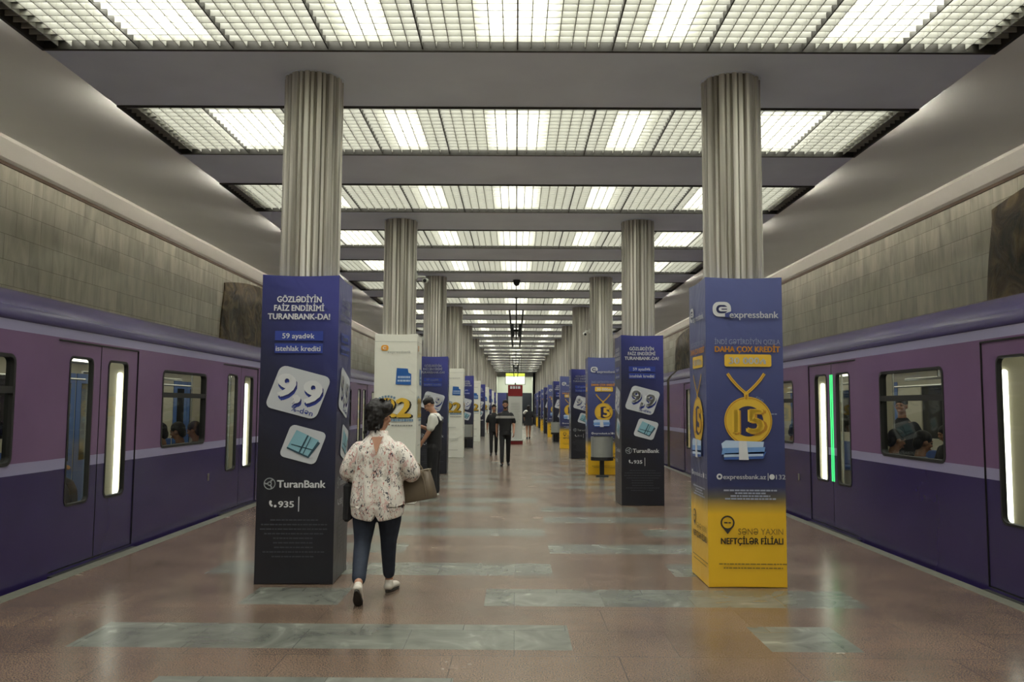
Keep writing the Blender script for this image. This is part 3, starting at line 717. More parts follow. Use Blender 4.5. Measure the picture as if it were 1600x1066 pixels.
# ------------------------------------------------------------------ wall reliefs
def relief(X, yc, hw, z0, z1, label):
    sd = -1 if X < 0 else 1
    n = 26; nz = 18; b = MB(); vs = []; rn = random.Random(int(yc*10))
    xs = X-sd*.03
    for j in range(nz+1):
        t = j/nz; bul = 1+.10*math.sin(PI*min(1, t*1.05))-.06*(1-t)
        for i in range(n+1):
            s_ = -1+2*i/n; y = yc+s_*hw*bul; z = z0+(z1-z0)*t + (.28*(1-s_*s_) if j == nz else .28*(1-s_*s_)*t)
            edge = i in (0, n) or j in (0, nz)
            d = 0 if edge else .05+.05*math.sin(3.1*y+1.3*z)*math.sin(2.3*z+.7*y)+rn.uniform(0, .02)
            vs.append((xs-sd*d, y, z-.28))
    fs = []
    for j in range(nz):
        for i in range(n): a = j*(n+1)+i; fs.append((a, a+1, a+n+2, a+n+1) if sd < 0 else (a, a+n+1, a+n+2, a+1))
    b.add(vs, fs, RELM, True)
    bd = [i for i in range(n+1)]+[(j+1)*(n+1)-1 for j in range(1, nz+1)]+[nz*(n+1)+i for i in range(n-1, -1, -1)]+[j*(n+1) for j in range(nz-1, 0, -1)]
    ev = [vs[i] for i in bd]; m_ = len(ev)
    b.add(ev+[(X, y, z) for x, y, z in ev], [(i, (i+1) % m_, m_+(i+1) % m_, m_+i) for i in range(m_)], RELM)
    tag(b.build('wall_relief'), label, 'wall relief', 'dark mosaic reliefs on the track walls')
relief(-WX, 23.4, 3.1, 1.6, 4.86, 'dark brown mosaic relief on the left track wall beyond the train')
relief(WX, 9.4, 3.0, 1.6, 4.86, 'dark brown mosaic relief on the right track wall at the picture edge')
relief(WX, 34.2, 3.1, 1.6, 4.86, 'distant dark mosaic relief on the right track wall')
relief(-WX, 48.0, 3.1, 1.6, 4.86, 'distant dark mosaic relief on the left track wall')

# ------------------------------------------------------------------ trains
PUR = mat('train_purple_paint', (105, 80, 112), .26, noise=.06, nscale=1.5, spec=.5)
IND = mat('train_indigo_paint', (46, 37, 80), .25, noise=.06, nscale=1.5)
STR = mat('train_lilac_stripe', (134, 130, 160), .35)
ROOF = mat('train_roof_indigo', (56, 48, 90), .25, bump=.05, bscale=3)
CREAM = mat('car_interior_cream', (204, 198, 176), .45); SEATB = mat('seat_blue', (52, 84, 150), .5); CFLR = mat('car_floor', (96, 92, 84), .5)
RAILM = mat('handrail_steel', (200, 202, 196), .25, .6); BLUEW = mat('interior_blue', (76, 112, 178), .4)
LED = mat('door_white_led', (255, 255, 250), .5, emit=(255, 255, 246), es=4.0)
GLED = mat('door_green_led', (60, 220, 110), .5, emit=(70, 235, 130), es=1.3)
CEILL = mat('car_ceiling_lamp', (255, 252, 240), .5, emit=(255, 250, 232), es=3.4)
DKWIN = mat('dark_window_pane', (30, 32, 34), .1)
OLIVE = mat('gangway_olive', (84, 80, 62), .5)
CLEN = 18.7; DP = 4.4; DC = [-6.6, -2.2, 2.2, 6.6]; ZB = [-.95, .96, 1.06, 2.195, 2.285]
def side_panel(b, ys, holes, x0, x1, mats):   # vertical slab in the YZ plane with rectangular holes
    zs = sorted(set(ZB+[h[2] for h in holes]+[h[3] for h in holes])); ys = sorted(set(ys+[h[0] for h in holes]+[h[1] for h in holes]))
    zs = [z for z in zs if ZB[0] <= z <= ZB[-1]]
    for i in range(len(ys)-1):
        for j in range(len(zs)-1):
            yc = (ys[i]+ys[i+1])/2; zc = (zs[j]+zs[j+1])/2
            if any(h[0] < yc < h[1] and h[2] < zc < h[3] for h in holes): continue
            m = mats[0] if zc < .96 else mats[1] if zc < 1.06 else mats[2] if zc < 2.195 else mats[3]
            b.add([(x1, ys[i], zs[j]), (x1, ys[i+1], zs[j]), (x1, ys[i+1], zs[j+1]), (x1, ys[i], zs[j+1])], [(0, 1, 2, 3)], m)
            b.add([(x0, ys[i], zs[j]), (x0, ys[i+1], zs[j]), (x0, ys[i+1], zs[j+1]), (x0, ys[i], zs[j+1])], [(3, 2, 1, 0)], CREAM)
    for h in holes:
        y0, y1, z0, z1 = h
        if z0 < ZB[0] or z1 > ZB[-1]: continue
        b.add([(x0, y0, z0), (x1, y0, z0), (x1, y1, z0), (x0, y1, z0), (x0, y0, z1), (x1, y0, z1), (x1, y1, z1), (x0, y1, z1)], [(0, 1, 2, 3), (4, 7, 6, 5), (0, 4, 5, 1), (2, 6, 7, 3)], BLACK)
def ring_frame(b, y0, y1, z0, z1, wd, r, xa, xb, m, n=5):
    o = rrect(y0-wd, y1+wd, z0-wd, z1+wd, r+wd, n); i_ = rrect(y0, y1, z0, z1, r, n); N = len(o)
    vs = [(xb, y, z) for y, z in o]+[(xb, y, z) for y, z in i_]+[(xa, y, z) for y, z in o]+[(xa, y, z) for y, z in i_]
    fs = []
    for k in range(N):
        q = (k+1) % N; fs += [(k, q, N+q, N+k), (k, 2*N+k, 2*N+q, q), (N+k, N+q, 3*N+q, 3*N+k), (2*N+k, 3*N+k, 3*N+q, 2*N+q)]
    b.add(vs, fs, m)
def make_car(end_windows, green):
    r = thing('train_car', '', 'train car')
    L2 = CLEN/2; TH = .06; D = 2.66
    holes = [(c-.83, c+.83, .02, 2.18) for c in DC]
    wins = [(c-.70, c+.70, 1.06, 1.98) for c in (-4.4, 0, 4.4)]
    ew = [(s_*8.55-.38, s_*8.55+.38, 1.06, 1.98) for s_ in (-1, 1)] if end_windows else []
    b = MB(); hh = holes+[(a+.012, c_-.012, z0+.012, z1-.012) for a, c_, z0, z1 in wins+ew]
    side_panel(b, [-L2, L2], hh, -TH, 0, (IND, STR, PUR, STR))
    # far side, floor, ends
    far = [(c-.7, c+.7, 1.1, 1.95) for c in (-4.4, 0, 4.4)]
    b2 = MB(); side_panel(b2, [-L2, L2], far, -D, -D+TH, (CREAM, CREAM, CREAM, CREAM))
    b.add(b2.v, [tuple(f) for f in b2.f], CREAM)
    b.box(-D-.02, -D-.001, -L2, L2, -.95, 2.285, IND)
    for y, s_ in ((-L2, -1), (L2, 1)):
        pts = [(-D, -.95), (0, -.95), (0, 2.285), (-.06, 2.43), (-.23, 2.58), (-.53, 2.655), (-.93, 2.74), (-1.33, 2.77), (-1.73, 2.74), (-2.13, 2.655), (-2.43, 2.58), (-2.6, 2.43), (-D, 2.285)]
        b.add([(x, y, z) for x, z in pts], [tuple(range(len(pts)))], OLIVE)
    b.box(-D+.06, -.02, -L2+.02, L2-.02, -.05, -.01, CFLR); b.box(-D+.06, -.06, -L2+.02, L2-.02, 2.2, 2.22, CREAM)
    b.build('body', r)
    b = MB(); pr = [(0, 2.285), (.012, 2.30), (-.06, 2.43), (-.23, 2.58), (-.53, 2.655), (-.93, 2.74), (-1.33, 2.77), (-1.73, 2.74), (-2.13, 2.655), (-2.43, 2.58), (-2.6, 2.43), (-D, 2.285)]
    b.extrude_y(pr, -L2, L2, ROOF); b.build('roof', r)
    for c in DC:
        for s_ in (-1, 1):
            d = MB(); a0, a1 = sorted((c+s_*.006, c+s_*.822)); w0, w1 = sorted((c+s_*.16, c+s_*.60))
            side_panel(d, [a0, a1], [(a0, a1, -2, .03), (w0+.012, w1-.012, .612, 2.018), (a0, a1, 2.165, 3)], -.045, -.012, (IND, STR, PUR, STR))
            d.box(-.045, -.012, min(a0, a1), min(a0, a1)+.004, .03, 2.165, BLACK); d.box(-.045, -.012, max(a0, a1)-.004, max(a0, a1), .03, 2.165, BLACK)
            o = d.build('door', r)
            d = MB(); ring_frame(d, w0+.015, w1-.015, .615, 2.015, .022, .05, -.05, -.006, BLACK); d.build('window_frame', o)
            d = MB(); d.add([(-.028, w0+.003, .6), (-.028, w1-.003, .6), (-.028, w1-.003, 2.03), (-.028, w0+.003, 2.03)], [(0, 1, 2, 3)], GLASS); d.build('glass', o)
            if green: d = MB(); y = c+s_*.03; d.box(-.02, -.006, y-.012, y+.012, .62, 2.02, GLED); d.build('light_strip', o)
        d = MB(); d.box(-.08, .05, c-.84, c+.84, -.035, -.005, BLACK); d.build('door_sill', r)
        d = MB(); d.box(-.05, -.001, c-.83, c+.83, 2.166, 2.179, BLACK); d.build('door_header', r)
        for s_ in (-1, 1):   # draught screen beside the door with a lit edge
            y = c+s_*.80
            d = MB(); d.box(-.44, -.08, y-.012+s_*.02, y+.012+s_*.02, 0, 2.2, CREAM); o = d.build('door_screen', r)
            d = MB(); x = -.19; d.prism([(x+q[0], q[1]) for q in rrect(-.028, .028, .55, 1.93, .027)], y-s_*.004, y-s_*.014, LED, T=Matrix(((1, 0, 0, 0), (0, 0, 1, 0), (0, 1, 0, 0), (0, 0, 0, 1)))); d.build('light_strip', o)
            d = MB(); d.cyl((-.46, y, 0), (-.46, y, 2.2), .018, RAILM, 8); d.build('grab_pole', r)
        d = MB(); d.box(-D+.062, -D+.075, c-.66, c-.02, .05, 2.05, BLUEW); d.box(-D+.062, -D+.075, c+.02, c+.66, .05, 2.05, BLUEW)
        for s_ in (-1, 1): w0, w1 = sorted((c+s_*.16, c+s_*.5)); d.box(-D+.076, -D+.08, w0, w1, .7, 1.9, DKWIN)
        d.build('far_door', r)
    for (y0, y1, z0, z1) in wins+ew:
        d = MB(); ring_frame(d, y0+.015, y1-.015, z0+.015, z1-.015, .03, .05, -.065, .006, BLACK); d.box(-.05, .004, y0+.01, y1-.01, 1.66, 1.72, BLACK); o = d.build('window_frame', r)
        d = MB(); d.add([(-.03, y0+.004, z0+.004), (-.03, y1-.004, z0+.004), (-.03, y1-.004, z1-.004), (-.03, y0+.004, z1-.004)], [(0, 1, 2, 3)], GLASS); d.build('glass', o)
    for (y0, y1, z0, z1) in far:
        d = MB(); d.box(-D+.03, -D+.04, y0, y1, z0, z1, DKWIN); d.build('far_window', r)
    for c in (-4.4, 0, 4.4):
        for xa, xb, bk in ((-.58, -.10, -.12), (-D+.10, -D+.58, -D+.12)):
            d = MB(); d.bbox(xa, xb, c-1.3, c+1.3, .38, .46, SEATB, .02)
            d.bbox(min(bk-.03, bk+.03), max(bk-.03, bk+.03), c-1.3, c+1.3, .46, .92, SEATB, .015); d.box(xa+.08, xb-.08, c-1.25, c+1.25, 0, .38, CFLR); d.build('bench', r)
        d = MB()
        for x in (-.62, -D+.62): d.cyl((x, c-1.4, 1.93), (x, c+1.4, 1.93), .016, RAILM, 8)
        for y in (c-.6, c+.6): d.cyl((-.62, y, 1.93), (-.62, y, 2.2), .012, RAILM, 6)
        d.build('handrail', r)
    for x in (-.75, -D+.75):
        d = MB(); d.box(x-.09, x+.09, -L2+.4, L2-.4, 2.18, 2.199, CEILL); d.build('interior_lamp', r)
    for c in (-5.6, .9):      # small fittings on the outer skin
        d = MB(); d.bbox(-.002, .008, c-.03, c+.03, .52, .62, CFLR, .003); d.build('service_hatch', r)
    return r
cars = []
def put_car(yc, side, label, src=None, **kw):
    o = copy_tree(src) if src else make_car(**kw)
    if side == 'left': o.location = (TXL, yc, 0)
    else: o.location = (TXR, yc, 0); o.rotation_euler.z = PI
    tag(o, label, 'train car', 'cars of the train on the %s track' % side)
    return o
LC0 = 8.57+2.2; RC0 = 6.65+6.6
carL = put_car(LC0, 'left', 'nearest purple train car on the left track, with its doors closed', end_windows=True, green=False)
for i in range(1, 4): put_car(LC0+i*(CLEN+.35), 'left', 'purple train car on the left track, %s from the front' % WORDS[i], src=carL)
carR = put_car(RC0, 'right', 'nearest purple train car on the right track, with green-lit door edges', end_windows=False, green=True)
for i in range(1, 4): put_car(RC0+i*(CLEN+.35), 'right', 'purple train car on the right track, %s from the front' % WORDS[i], src=carR)

# ------------------------------------------------------------------ people
SKIN = mat('skin', (172, 128, 104), .55, noise=.06, nscale=14); SKIN2 = mat('skin_tan', (150, 108, 84), .55)
HAIRB = mat('black_hair', (20, 17, 16), .62, noise=.4, nscale=40, stretch=(1, 1, .2), bump=.3, bscale=60)
BLOUSE = blouse_mat(); JEANS = mat('dark_blue_jeans', (34, 42, 58), .8, noise=.2, nscale=18, bump=.15, bscale=12)
BLKC = mat('black_cloth', (24, 24, 27), .85, noise=.15, nscale=12, bump=.15, bscale=9); WHC = mat('white_cloth', (206, 206, 198), .8)
SHOEW = mat('white_shoe', (196, 190, 180), .6); SOLE = mat('shoe_sole', (52, 50, 46), .7); STRIPEW = mat('pale_stripe', (150, 148, 142), .7)
TAUPE = mat('taupe_leather', (104, 92, 76), .5, noise=.1, nscale=9, bump=.1); LIP = mat('lips', (140, 84, 76), .5); EYEM = mat('eye_dark', (24, 20, 18), .3)
GREYSH = mat('grey_sock', (120, 112, 100), .8); PHONE = mat('phone_black', (20, 20, 24), .2)
def V3(p): return Vector(p)
def limb(pts, rads, n=12, flat=1.0, up=None):       # closed tapering tube through the points, rounded ends
    pts = [V3(p) for p in pts]; P2 = []; R2 = []
    for i in range(len(pts)-1):                       # smooth the path a little
        for t in (0, .33, .67): P2.append(pts[i].lerp(pts[i+1], t)); R2.append(rads[i]+(rads[i+1]-rads[i])*t)
    P2.append(pts[-1]); R2.append(rads[-1])
    for _ in range(2):
        Q = P2[:]
        for i in range(1, len(P2)-1): P2[i] = (Q[i-1]+Q[i]*2+Q[i+1])/4
    d0 = (P2[0]-P2[1]).normalized(); d1 = (P2[-1]-P2[-2]).normalized()
    P2 = [P2[0]+d0*R2[0]*.85, P2[0]+d0*R2[0]*.5]+P2+[P2[-1]+d1*R2[-1]*.5, P2[-1]+d1*R2[-1]*.85]
    R2 = [R2[0]*.45, R2[0]*.85]+R2+[R2[-1]*.85, R2[-1]*.45]
    d = (P2[1]-P2[0]).normalized(); a = (V3(up) if up else d.orthogonal()); a = (a-d*a.dot(d)).normalized()
    vs = []
    for i, p in enumerate(P2):
        dd = (P2[min(i+1, len(P2)-1)]-P2[max(i-1, 0)]).normalized(); a = (a-dd*a.dot(dd)).normalized(); b_ = dd.cross(a)
        for k in range(n): t = 2*PI*k/n; vs.append(p+a*math.cos(t)*R2[i]+b_*math.sin(t)*R2[i]*flat)
    m = len(P2); fs = [(i*n+k, i*n+(k+1) % n, (i+1)*n+(k+1) % n, (i+1)*n+k) for i in range(m-1) for k in range(n)]
    fs += [tuple(range(n-1, -1, -1)), tuple(range((m-1)*n, m*n))]
    return vs, fs
def rings(rs, n=24, cap=True):                         # horizontal oval rings (cx,cy,z,rx,ry)
    vs = []; 
    for cx, cy, z, rx, ry in rs:
        for k in range(n):
            t = 2*PI*k/n; c, s_ = math.cos(t), math.sin(t)
            vs.append((cx+rx*math.copysign(abs(c)**.85, c), cy+ry*math.copysign(abs(s_)**.85, s_), z))
    m = len(rs); fs = [(i*n+k, i*n+(k+1) % n, (i+1)*n+(k+1) % n, (i+1)*n+k) for i in range(m-1) for k in range(n)]
    fs += [tuple(range(n-1, -1, -1)), tuple(range((m-1)*n, m*n))]
    return vs, fs
def organic(name, shells, m, parent, voxel=.012, smooth=4, loc=None):
    b = MB()
    for vs, fs in shells: b.add(vs, fs, m, True)
    o = b.build(name, parent)
    md = o.modifiers.new('r', 'REMESH'); md.mode = 'VOXEL'; md.voxel_size = voxel; md.use_smooth_shade = True
    ms = o.modifiers.new('s', 'SMOOTH'); ms.iterations = smooth; ms.factor = .5
    dg = bpy.context.evaluated_depsgraph_get(); me = bpy.data.meshes.new_from_object(o.evaluated_get(dg))
    o.modifiers.clear(); old = o.data; o.data = me; me.name = name; bpy.data.meshes.remove(old)
    if not me.materials: me.materials.append(m)
    return o
def hand(W, d, nrm, side, curl=.35, k=1.0):           # W wrist, d pointing direction, nrm palm normal, side +1/-1 thumb side
    W = V3(W); d = V3(d).normalized(); nrm = V3(nrm); nrm = (nrm-d*nrm.dot(d)).normalized(); t = d.cross(nrm)*side
    S = [limb([W-d*.02*k, W+d*.045*k, W+d*.085*k], [.024*k, .038*k, .037*k], 12, .42, up=t)]
    for i, L in enumerate((.068, .078, .072, .056)):
        p = W+d*.088*k+t*(.030-.0205*i)*k; q = [p-d*.01*k]; dd = d.copy()
        for s_ in (.46, .30, .24):
            dd = (dd*math.cos(curl)+nrm*math.sin(curl)).normalized(); p = p+dd*L*s_*k; q.append(p)
        S.append(limb(q, [.0092*k, .0088*k, .0078*k, .0068*k], 8))
    p = W+d*.025*k+t*.026*k; dd = (d*.75+t*.65+nrm*.25).normalized()
    S.append(limb([p, p+dd*.035*k, p+(dd*.9+d*.3).normalized()*.062*k], [.0125*k, .011*k, .0085*k], 8))
    return S
def head_shells(c, yaw=0, nod=0, k=1.0, ear=True):    # face looks toward +Y; c = centre of skull
    S = [sph((0, -.012, .015), (.074, .092, .092), 16, 12), sph((0, .018, -.045), (.056, .066, .068), 14, 10), sph((0, .045, -.088), (.03, .03, .022)),
         limb([(0, .082, .012), (0, .100, -.022)], [.009, .014], 8), sph((0, .088, -.062), (.026, .012, .010)), sph((0, .078, .026), (.05, .014, .010)),
         sph((.034, .066, -.028), (.024, .02, .022)), sph((-.034, .066, -.028), (.024, .02, .022))]
    if ear: S += [sph((.076, -.008, -.012), (.011, .019, .030)), sph((-.076, -.008, -.012), (.011, .019, .030))]
    T = Matrix.Translation(c) @ Matrix.Rotation(yaw, 4, 'Z') @ Matrix.Rotation(nod, 4, 'X') @ Matrix.Scale(k, 4)
    return [([T @ V3(v) for v in vs], fs) for vs, fs in S], T
def xf(S, T): return [([T @ V3(v) for v in vs], fs) for vs, fs in S]
def tousle(o, amp, sc):
    from mathutils import noise
    for v in o.data.vertices:
        n_ = noise.noise(v.co*sc)+.5*noise.noise(v.co*sc*2.3); v.co += v.normal*amp*n_
def eyes(T, root):
    for sx in (-1, 1):
        b = MB(); vs, fs = sph((sx*.031, .078, .004), (.013, .008, .007)); b.add([T @ V3(v) for v in vs], fs, EYEM, True); b.build('eye', root)
    b = MB(); vs, fs = sph((0, .096, -.064), (.022, .008, .007)); b.add([T @ V3(v) for v in vs], fs, LIP, True); b.build('lips', root)
def shoe(name, A, yaw, pitch, root, m=None, k=1.0, sole=True):   # A = ankle joint, toe toward +Y
    m = m or SHOEW
    T = Matrix.Translation(A) @ Matrix.Rotation(yaw, 4, 'Z') @ Matrix.Rotation(pitch, 4, 'X') @ Matrix.Scale(k, 4)
    S = [limb([(0, -.045, -.045), (0, .04, -.045), (.0, .13, -.055), (0, .165, -.06)], [.037, .042, .042, .03], 12, .75, up=(1, 0, 0)), limb([(0, -.02, -.045), (0, -.01, -.0)], [.04, .036])]
    o = organic(name, xf(S, T), m, root, .009, 3)
    if sole:
        b = MB(); pts = [(.034*math.sin(a)*(1 if True else 1)*(1.15 if math.cos(a) > 0 else .95), .06+.135*math.cos(a)) for a in [-2*PI*i/20 for i in range(20)]]
        b.prism(pts, -.086, -.066, SOLE, T=T); b.build('sole', o)
    return o

def woman():
    r = thing('person', 'woman with short black hair in a white printed blouse and cropped dark jeans, walking away', 'person', (-1.14, 6.98, 0))
    # body: head, neck, arms, hands, ankles
    HC = (.01, .02, 1.485)
    S, T = head_shells(HC, yaw=-.65, nod=-.08, k=.98)
    S += [limb([(0, -.02, 1.30), (0, -.01, 1.37), (.005, .0, 1.43)], [.07, .056, .056])]
    S += [rings([(0, -.01, 1.05, .14, .09), (0, -.01, 1.18, .14, .085), (0, -.02, 1.26, .09, .07), (0, -.02, 1.33, .07, .06)])]
    for sx, el, wr in ((-1, (-.245, -.02, 1.03), (-.17, .20, .98)), (1, (.27, -.0, 1.02), (.22, .22, .99))):
        S += [limb([(sx*.15, -.01, 1.19), (sx*.205, -.02, 1.10), el, wr], [.045, .045, .040, .028])]
        S += hand(wr, V3(wr)-V3(el), (-sx, 0, .1), 1 if sx > 0 else -1, .5, .95)
    S += [limb([(.075, .205, .20), (.075, .235, .08)], [.036, .034]), limb([(-.095, -.225, .25), (-.09, -.30, .165)], [.036, .034])]
    body = organic('body', S, SKIN, r, .0075, 3)
    eyes(T, r)
    # hair
    H = [sph((-.008, -.030, .045), (.100, .100, .095), 16, 12), sph((-.01, -.055, -.045), (.088, .06, .09), 14, 10), sph((.075, -.02, .060), (.05, .06, .055)), sph((-.075, .0, -.01), (.036, .06, .075)),
         sph((.045, -.055, .0), (.045, .045, .06)), sph((.0, .055, .085), (.07, .04, .03))]
    rn = random.Random(4)
    for i in range(90):
        a = rn.uniform(-PI, 0); z = rn.uniform(-.10, .08)
        if a > -.7 and z < .03: continue
        p = (.092*math.cos(a), -.02+.095*math.sin(a), z); H.append(limb([p, (p[0]*rn.uniform(1.0, 1.16), p[1]*rn.uniform(1.0, 1.14), z-rn.uniform(.02, .06))], [.011, .005], 6))
    for i in range(40):
        a = rn.uniform(0, 2*PI); p = (.06*math.cos(a), -.01+.06*math.sin(a), .115); H.append(limb([p, (p[0]*rn.uniform(1.1, 1.7), p[1]*rn.uniform(1.1, 1.6), rn.uniform(.10, .145))], [.010, .004], 6))
    tousle(organic('hair', [([T @ V3((v[0]*1.14, v[1]*1.08, v[2]*1.06)) for v in vs], fs) for vs, fs in H], HAIRB, r, .007, 2), .010, 19)
    # blouse
    B = [rings([(0, 0, .635, .215, .16), (0, .0, .72, .226, .168), (0, .0, .80, .226, .17), (0, 0, .90, .214, .160), (0, 0, 1.0, .204, .15), (0, 0, 1.10, .200, .145), (0, -.005, 1.18, .198, .138), (0, -.012, 1.245, .168, .118), (0, -.015, 1.295, .118, .092), (0, -.015, 1.335, .080, .076), (0, -.01, 1.37, .068, .068)], 28),
         limb([(-.150, -.01, 1.205), (-.205, -.02, 1.12), (-.252, -.02, 1.01), (-.235, .06, .99)], [.078, .080, .076, .062]), limb([(.155, -.01, 1.205), (.225, -.01, 1.12), (.285, -.0, 1.01), (.262, .08, .995)], [.080, .083, .079, .064])]
    B += [limb([(-.03, -.085, 1.29), (-.02, -.10, 1.33), (0, -.06, 1.352), (.06, -.02, 1.35)], [.012]*4, 8), limb([(.05, -.085, 1.31), (.075, -.04, 1.35), (.07, .02, 1.35)], [.013]*3, 8)]
    bl = organic('blouse', B, BLOUSE, r, .0095, 3)
    # gathers at the waist, a split back hem and a back placket give the cloth its folds
    me = bl.data
    for v in me.vertices:
        x, y, z = v.co
        if z < 1.2 and y < .05 and abs(x) < .24:
            f = .006*math.sin(x*55+6*z)*(1 if z < 1.0 else .4)
            v.co.y -= f
        if z < .78 and abs(x-.005) < .03 and y < 0: v.co.z += .05*(1-abs(x-.005)/.03)*max(0, (.74-z)/.1)
        if z < .74: v.co.z += .045*(abs(x)/.23)**2
    b = MB()
    for i in range(9):
        z = 1.20-.058*i; b.cyl((.004, -.152-.004*i*(1 if i > 4 else .3), z), (.004, -.158-.004*i*(1 if i > 4 else .3), z), .006, mat('button_pink', (196, 160, 150), .4), 8)
    b.build('buttons', bl)
    b = MB(); b.add([(-.040, -.116, 1.318), (.050, -.116, 1.318), (.030, -.137, 1.25), (.006, -.153, 1.165), (-.016, -.137, 1.25)], [(0, 4, 3, 2, 1)], SKIN, True)
    b.add([(-.040, -.10, 1.318), (.050, -.10, 1.318), (.030, -.12, 1.25), (.006, -.14, 1.165), (-.016, -.12, 1.25)], [(0, 1, 2, 3, 4)], SKIN)
    o = b.build('open_back_neckline', r); o['label'] = 'skin showing through the slit in the back of the blouse'
    # jeans
    J = [rings([(0, .0, .72, .19, .145), (0, 0, .82, .20, .15), (0, 0, .92, .185, .14)], 24),
         limb([(-.10, -.0, .80), (-.103, -.01, .62), (-.11, -.03, .45), (-.108, -.13, .33), (-.095, -.25, .20)], [.108, .098, .072, .064, .056]),
         limb([(.10, .0, .80), (.10, .04, .62), (.085, .09, .45), (.078, .15, .30), (.074, .21, .16)], [.108, .098, .070, .060, .052])]
    organic('trousers', J, JEANS, r, .010, 4)
    shoe('shoe', (-.088, -.31, .155), .05, -.75, r); shoe('shoe', (.078, .235, .092), -.25, 0, r)
    # small dark bag at the left hip
    q = thing('shoulder_bag', 'small black bag hanging at the left hip of the woman in the printed blouse', 'bag', (-1.14-.245, 6.98+.03, 0))
    b = MB(); b.bbox(-.03, .035, -.10, .10, .62, .93, BLKC, .02); b.build('body', q)
    b = MB(); b.cyl((0, -.02, .93), (.01, -.0, 1.0), .008, BLKC, 8); b.build('strap', q)
    # handbag on the right forearm
    q = thing('handbag', 'large taupe leather handbag carried on the right arm of the woman in the printed blouse', 'bag', (-.80, 7.08, .78)); q.rotation_euler = (0, math.radians(-12), math.radians(-14))
    b = MB(); vs = []
    for z, hx, hy in ((0, .135, .07), (.012, .145, .078), (.12, .14, .068), (.235, .13, .036), (.24, .125, .030)):
        for x, y in rrect(-hx, hx, -hy, hy, min(hx, hy)*.5, 4): vs.append((x, y, z+.012*(abs(x)/.14)**2*(1 if z > .1 else 0)))
    n = len(vs)//5; fs = [(j*n+i, j*n+(i+1) % n, (j+1)*n+(i+1) % n, (j+1)*n+i) for j in range(4) for i in range(n)]+[tuple(range(n-1, -1, -1)), tuple(range(4*n, 5*n))]
    b.add(vs, fs, TAUPE, True); o = b.build('body', q)
    b = MB(); b.bbox(.085, .098, -.078, .078, .01, .235, TAUPE, .004); b.bbox(-.14, .14, -.040, .040, .232, .246, TAUPE, .005); b.build('trim', q)
    for sy in (-1, 1):
        vs, fs = limb([(-.07, sy*.035, .215), (-.05, sy*.02, .30), (0, sy*.0, .325), (.05, sy*.02, .30), (.07, sy*.035, .215)], [.007]*5, 8)
        b = MB(); b.add(vs, fs, TAUPE, True); b.build('handle', q)
woman()

def standing(name_label, loc, rz, H=1.76, shirt=BLKC, stripe=False, beard=True, walk=.0, spec='man'):
    k = H/1.76
    r = thing('person', name_label, 'person', loc, rz)
    S, T = head_shells((0, .02, 1.645), k=1.02, nod=-.05)
    S += [limb([(0, -.01, 1.44), (0, .0, 1.50), (0, .005, 1.56)], [.07, .058, .056]), rings([(0, 0, 1.0, .14, .09), (0, 0, 1.3, .16, .10), (0, -.01, 1.43, .14, .08)])]
    for sx in (-1, 1):
        el = (sx*.245, -.03, 1.13); wr = (sx*.245, .07-sx*walk*.5, .89)
        S += [limb([(sx*.165, 0, 1.35), el, wr], [.055, .043, .028])]
        S += hand(wr, V3(wr)-V3(el), (-sx, 0, 0), 1 if sx > 0 else -1, .35)
    S += [limb([(sx*.08, sx*walk, .3), (sx*.08, sx*walk*1.4, .1)], [.04, .035]) for sx in (-1, 1)]
    organic('body', S, SKIN2, r, .0085, 3); eyes(T, r)
    Hh = [sph((0, -.02, .045), (.085, .098, .082), 14, 10), sph((0, -.065, -.0), (.07, .045, .06)), sph((0, .035, .098), (.058, .040, .024))]
    organic('hair', xf(Hh, T), HAIRB, r, .009, 2)
    if beard: organic('beard', xf([sph((0, .03, -.075), (.06, .062, .04)), sph((0, .06, -.095), (.035, .03, .025)), limb([(-.062, .01, -.03), (-.05, .05, -.075)], [.012, .016], 8), limb([(.062, .01, -.03), (.05, .05, -.075)], [.012, .016], 8)], T), mat('beard', (52, 40, 34), .7), r, .008, 2)
    B = [rings([(0, 0, .93, .175, .12), (0, 0, 1.05, .172, .115), (0, 0, 1.2, .19, .122), (0, 0, 1.32, .195, .122), (0, -.005, 1.40, .158, .10), (0, -.01, 1.45, .095, .075), (0, -.01, 1.485, .068, .066)], 24)]
    for sx in (-1, 1): B.append(limb([(sx*.155, 0, 1.365), (sx*.215, -.01, 1.27), (sx*.240, -.02, 1.175)], [.074, .070, .066]))
    sh = organic('shirt', B, shirt, r, .011, 3)
    if stripe:
        me = sh.data; me.materials.append(STRIPEW)
        for p in me.polygons:
            if 1.275 < p.center.z < 1.335: p.material_index = 1
    b = [rings([(0, 0, .82, .165, .12), (0, 0, .92, .165, .118), (0, 0, .98, .160, .112)], 22)]
    for sx in (-1, 1): b.append(limb([(sx*.085, 0, .88), (sx*.09, sx*walk*.5+.02, .50), (sx*.085, sx*walk*1.3, .12)], [.092, .068, .056]))
    organic('trousers', b, BLKC, r, .011, 3)
    for sx in (-1, 1): shoe('shoe', (sx*.085, sx*walk*1.4, .088), -sx*.12, 0, r, BLKC, 1.0, False)
    r.scale = (k*.94, k, k)
    return r
standing('bearded man in a black polo shirt with a pale chest stripe, walking towards the camera', (-.27, 22.4, 0), PI, 1.75, BLKC, True, True, .14)
standing('person in dark clothes walking close behind the bearded man, half hidden', (-.70, 27.2, 0), PI, 1.64, BLKC, False, False, .10)

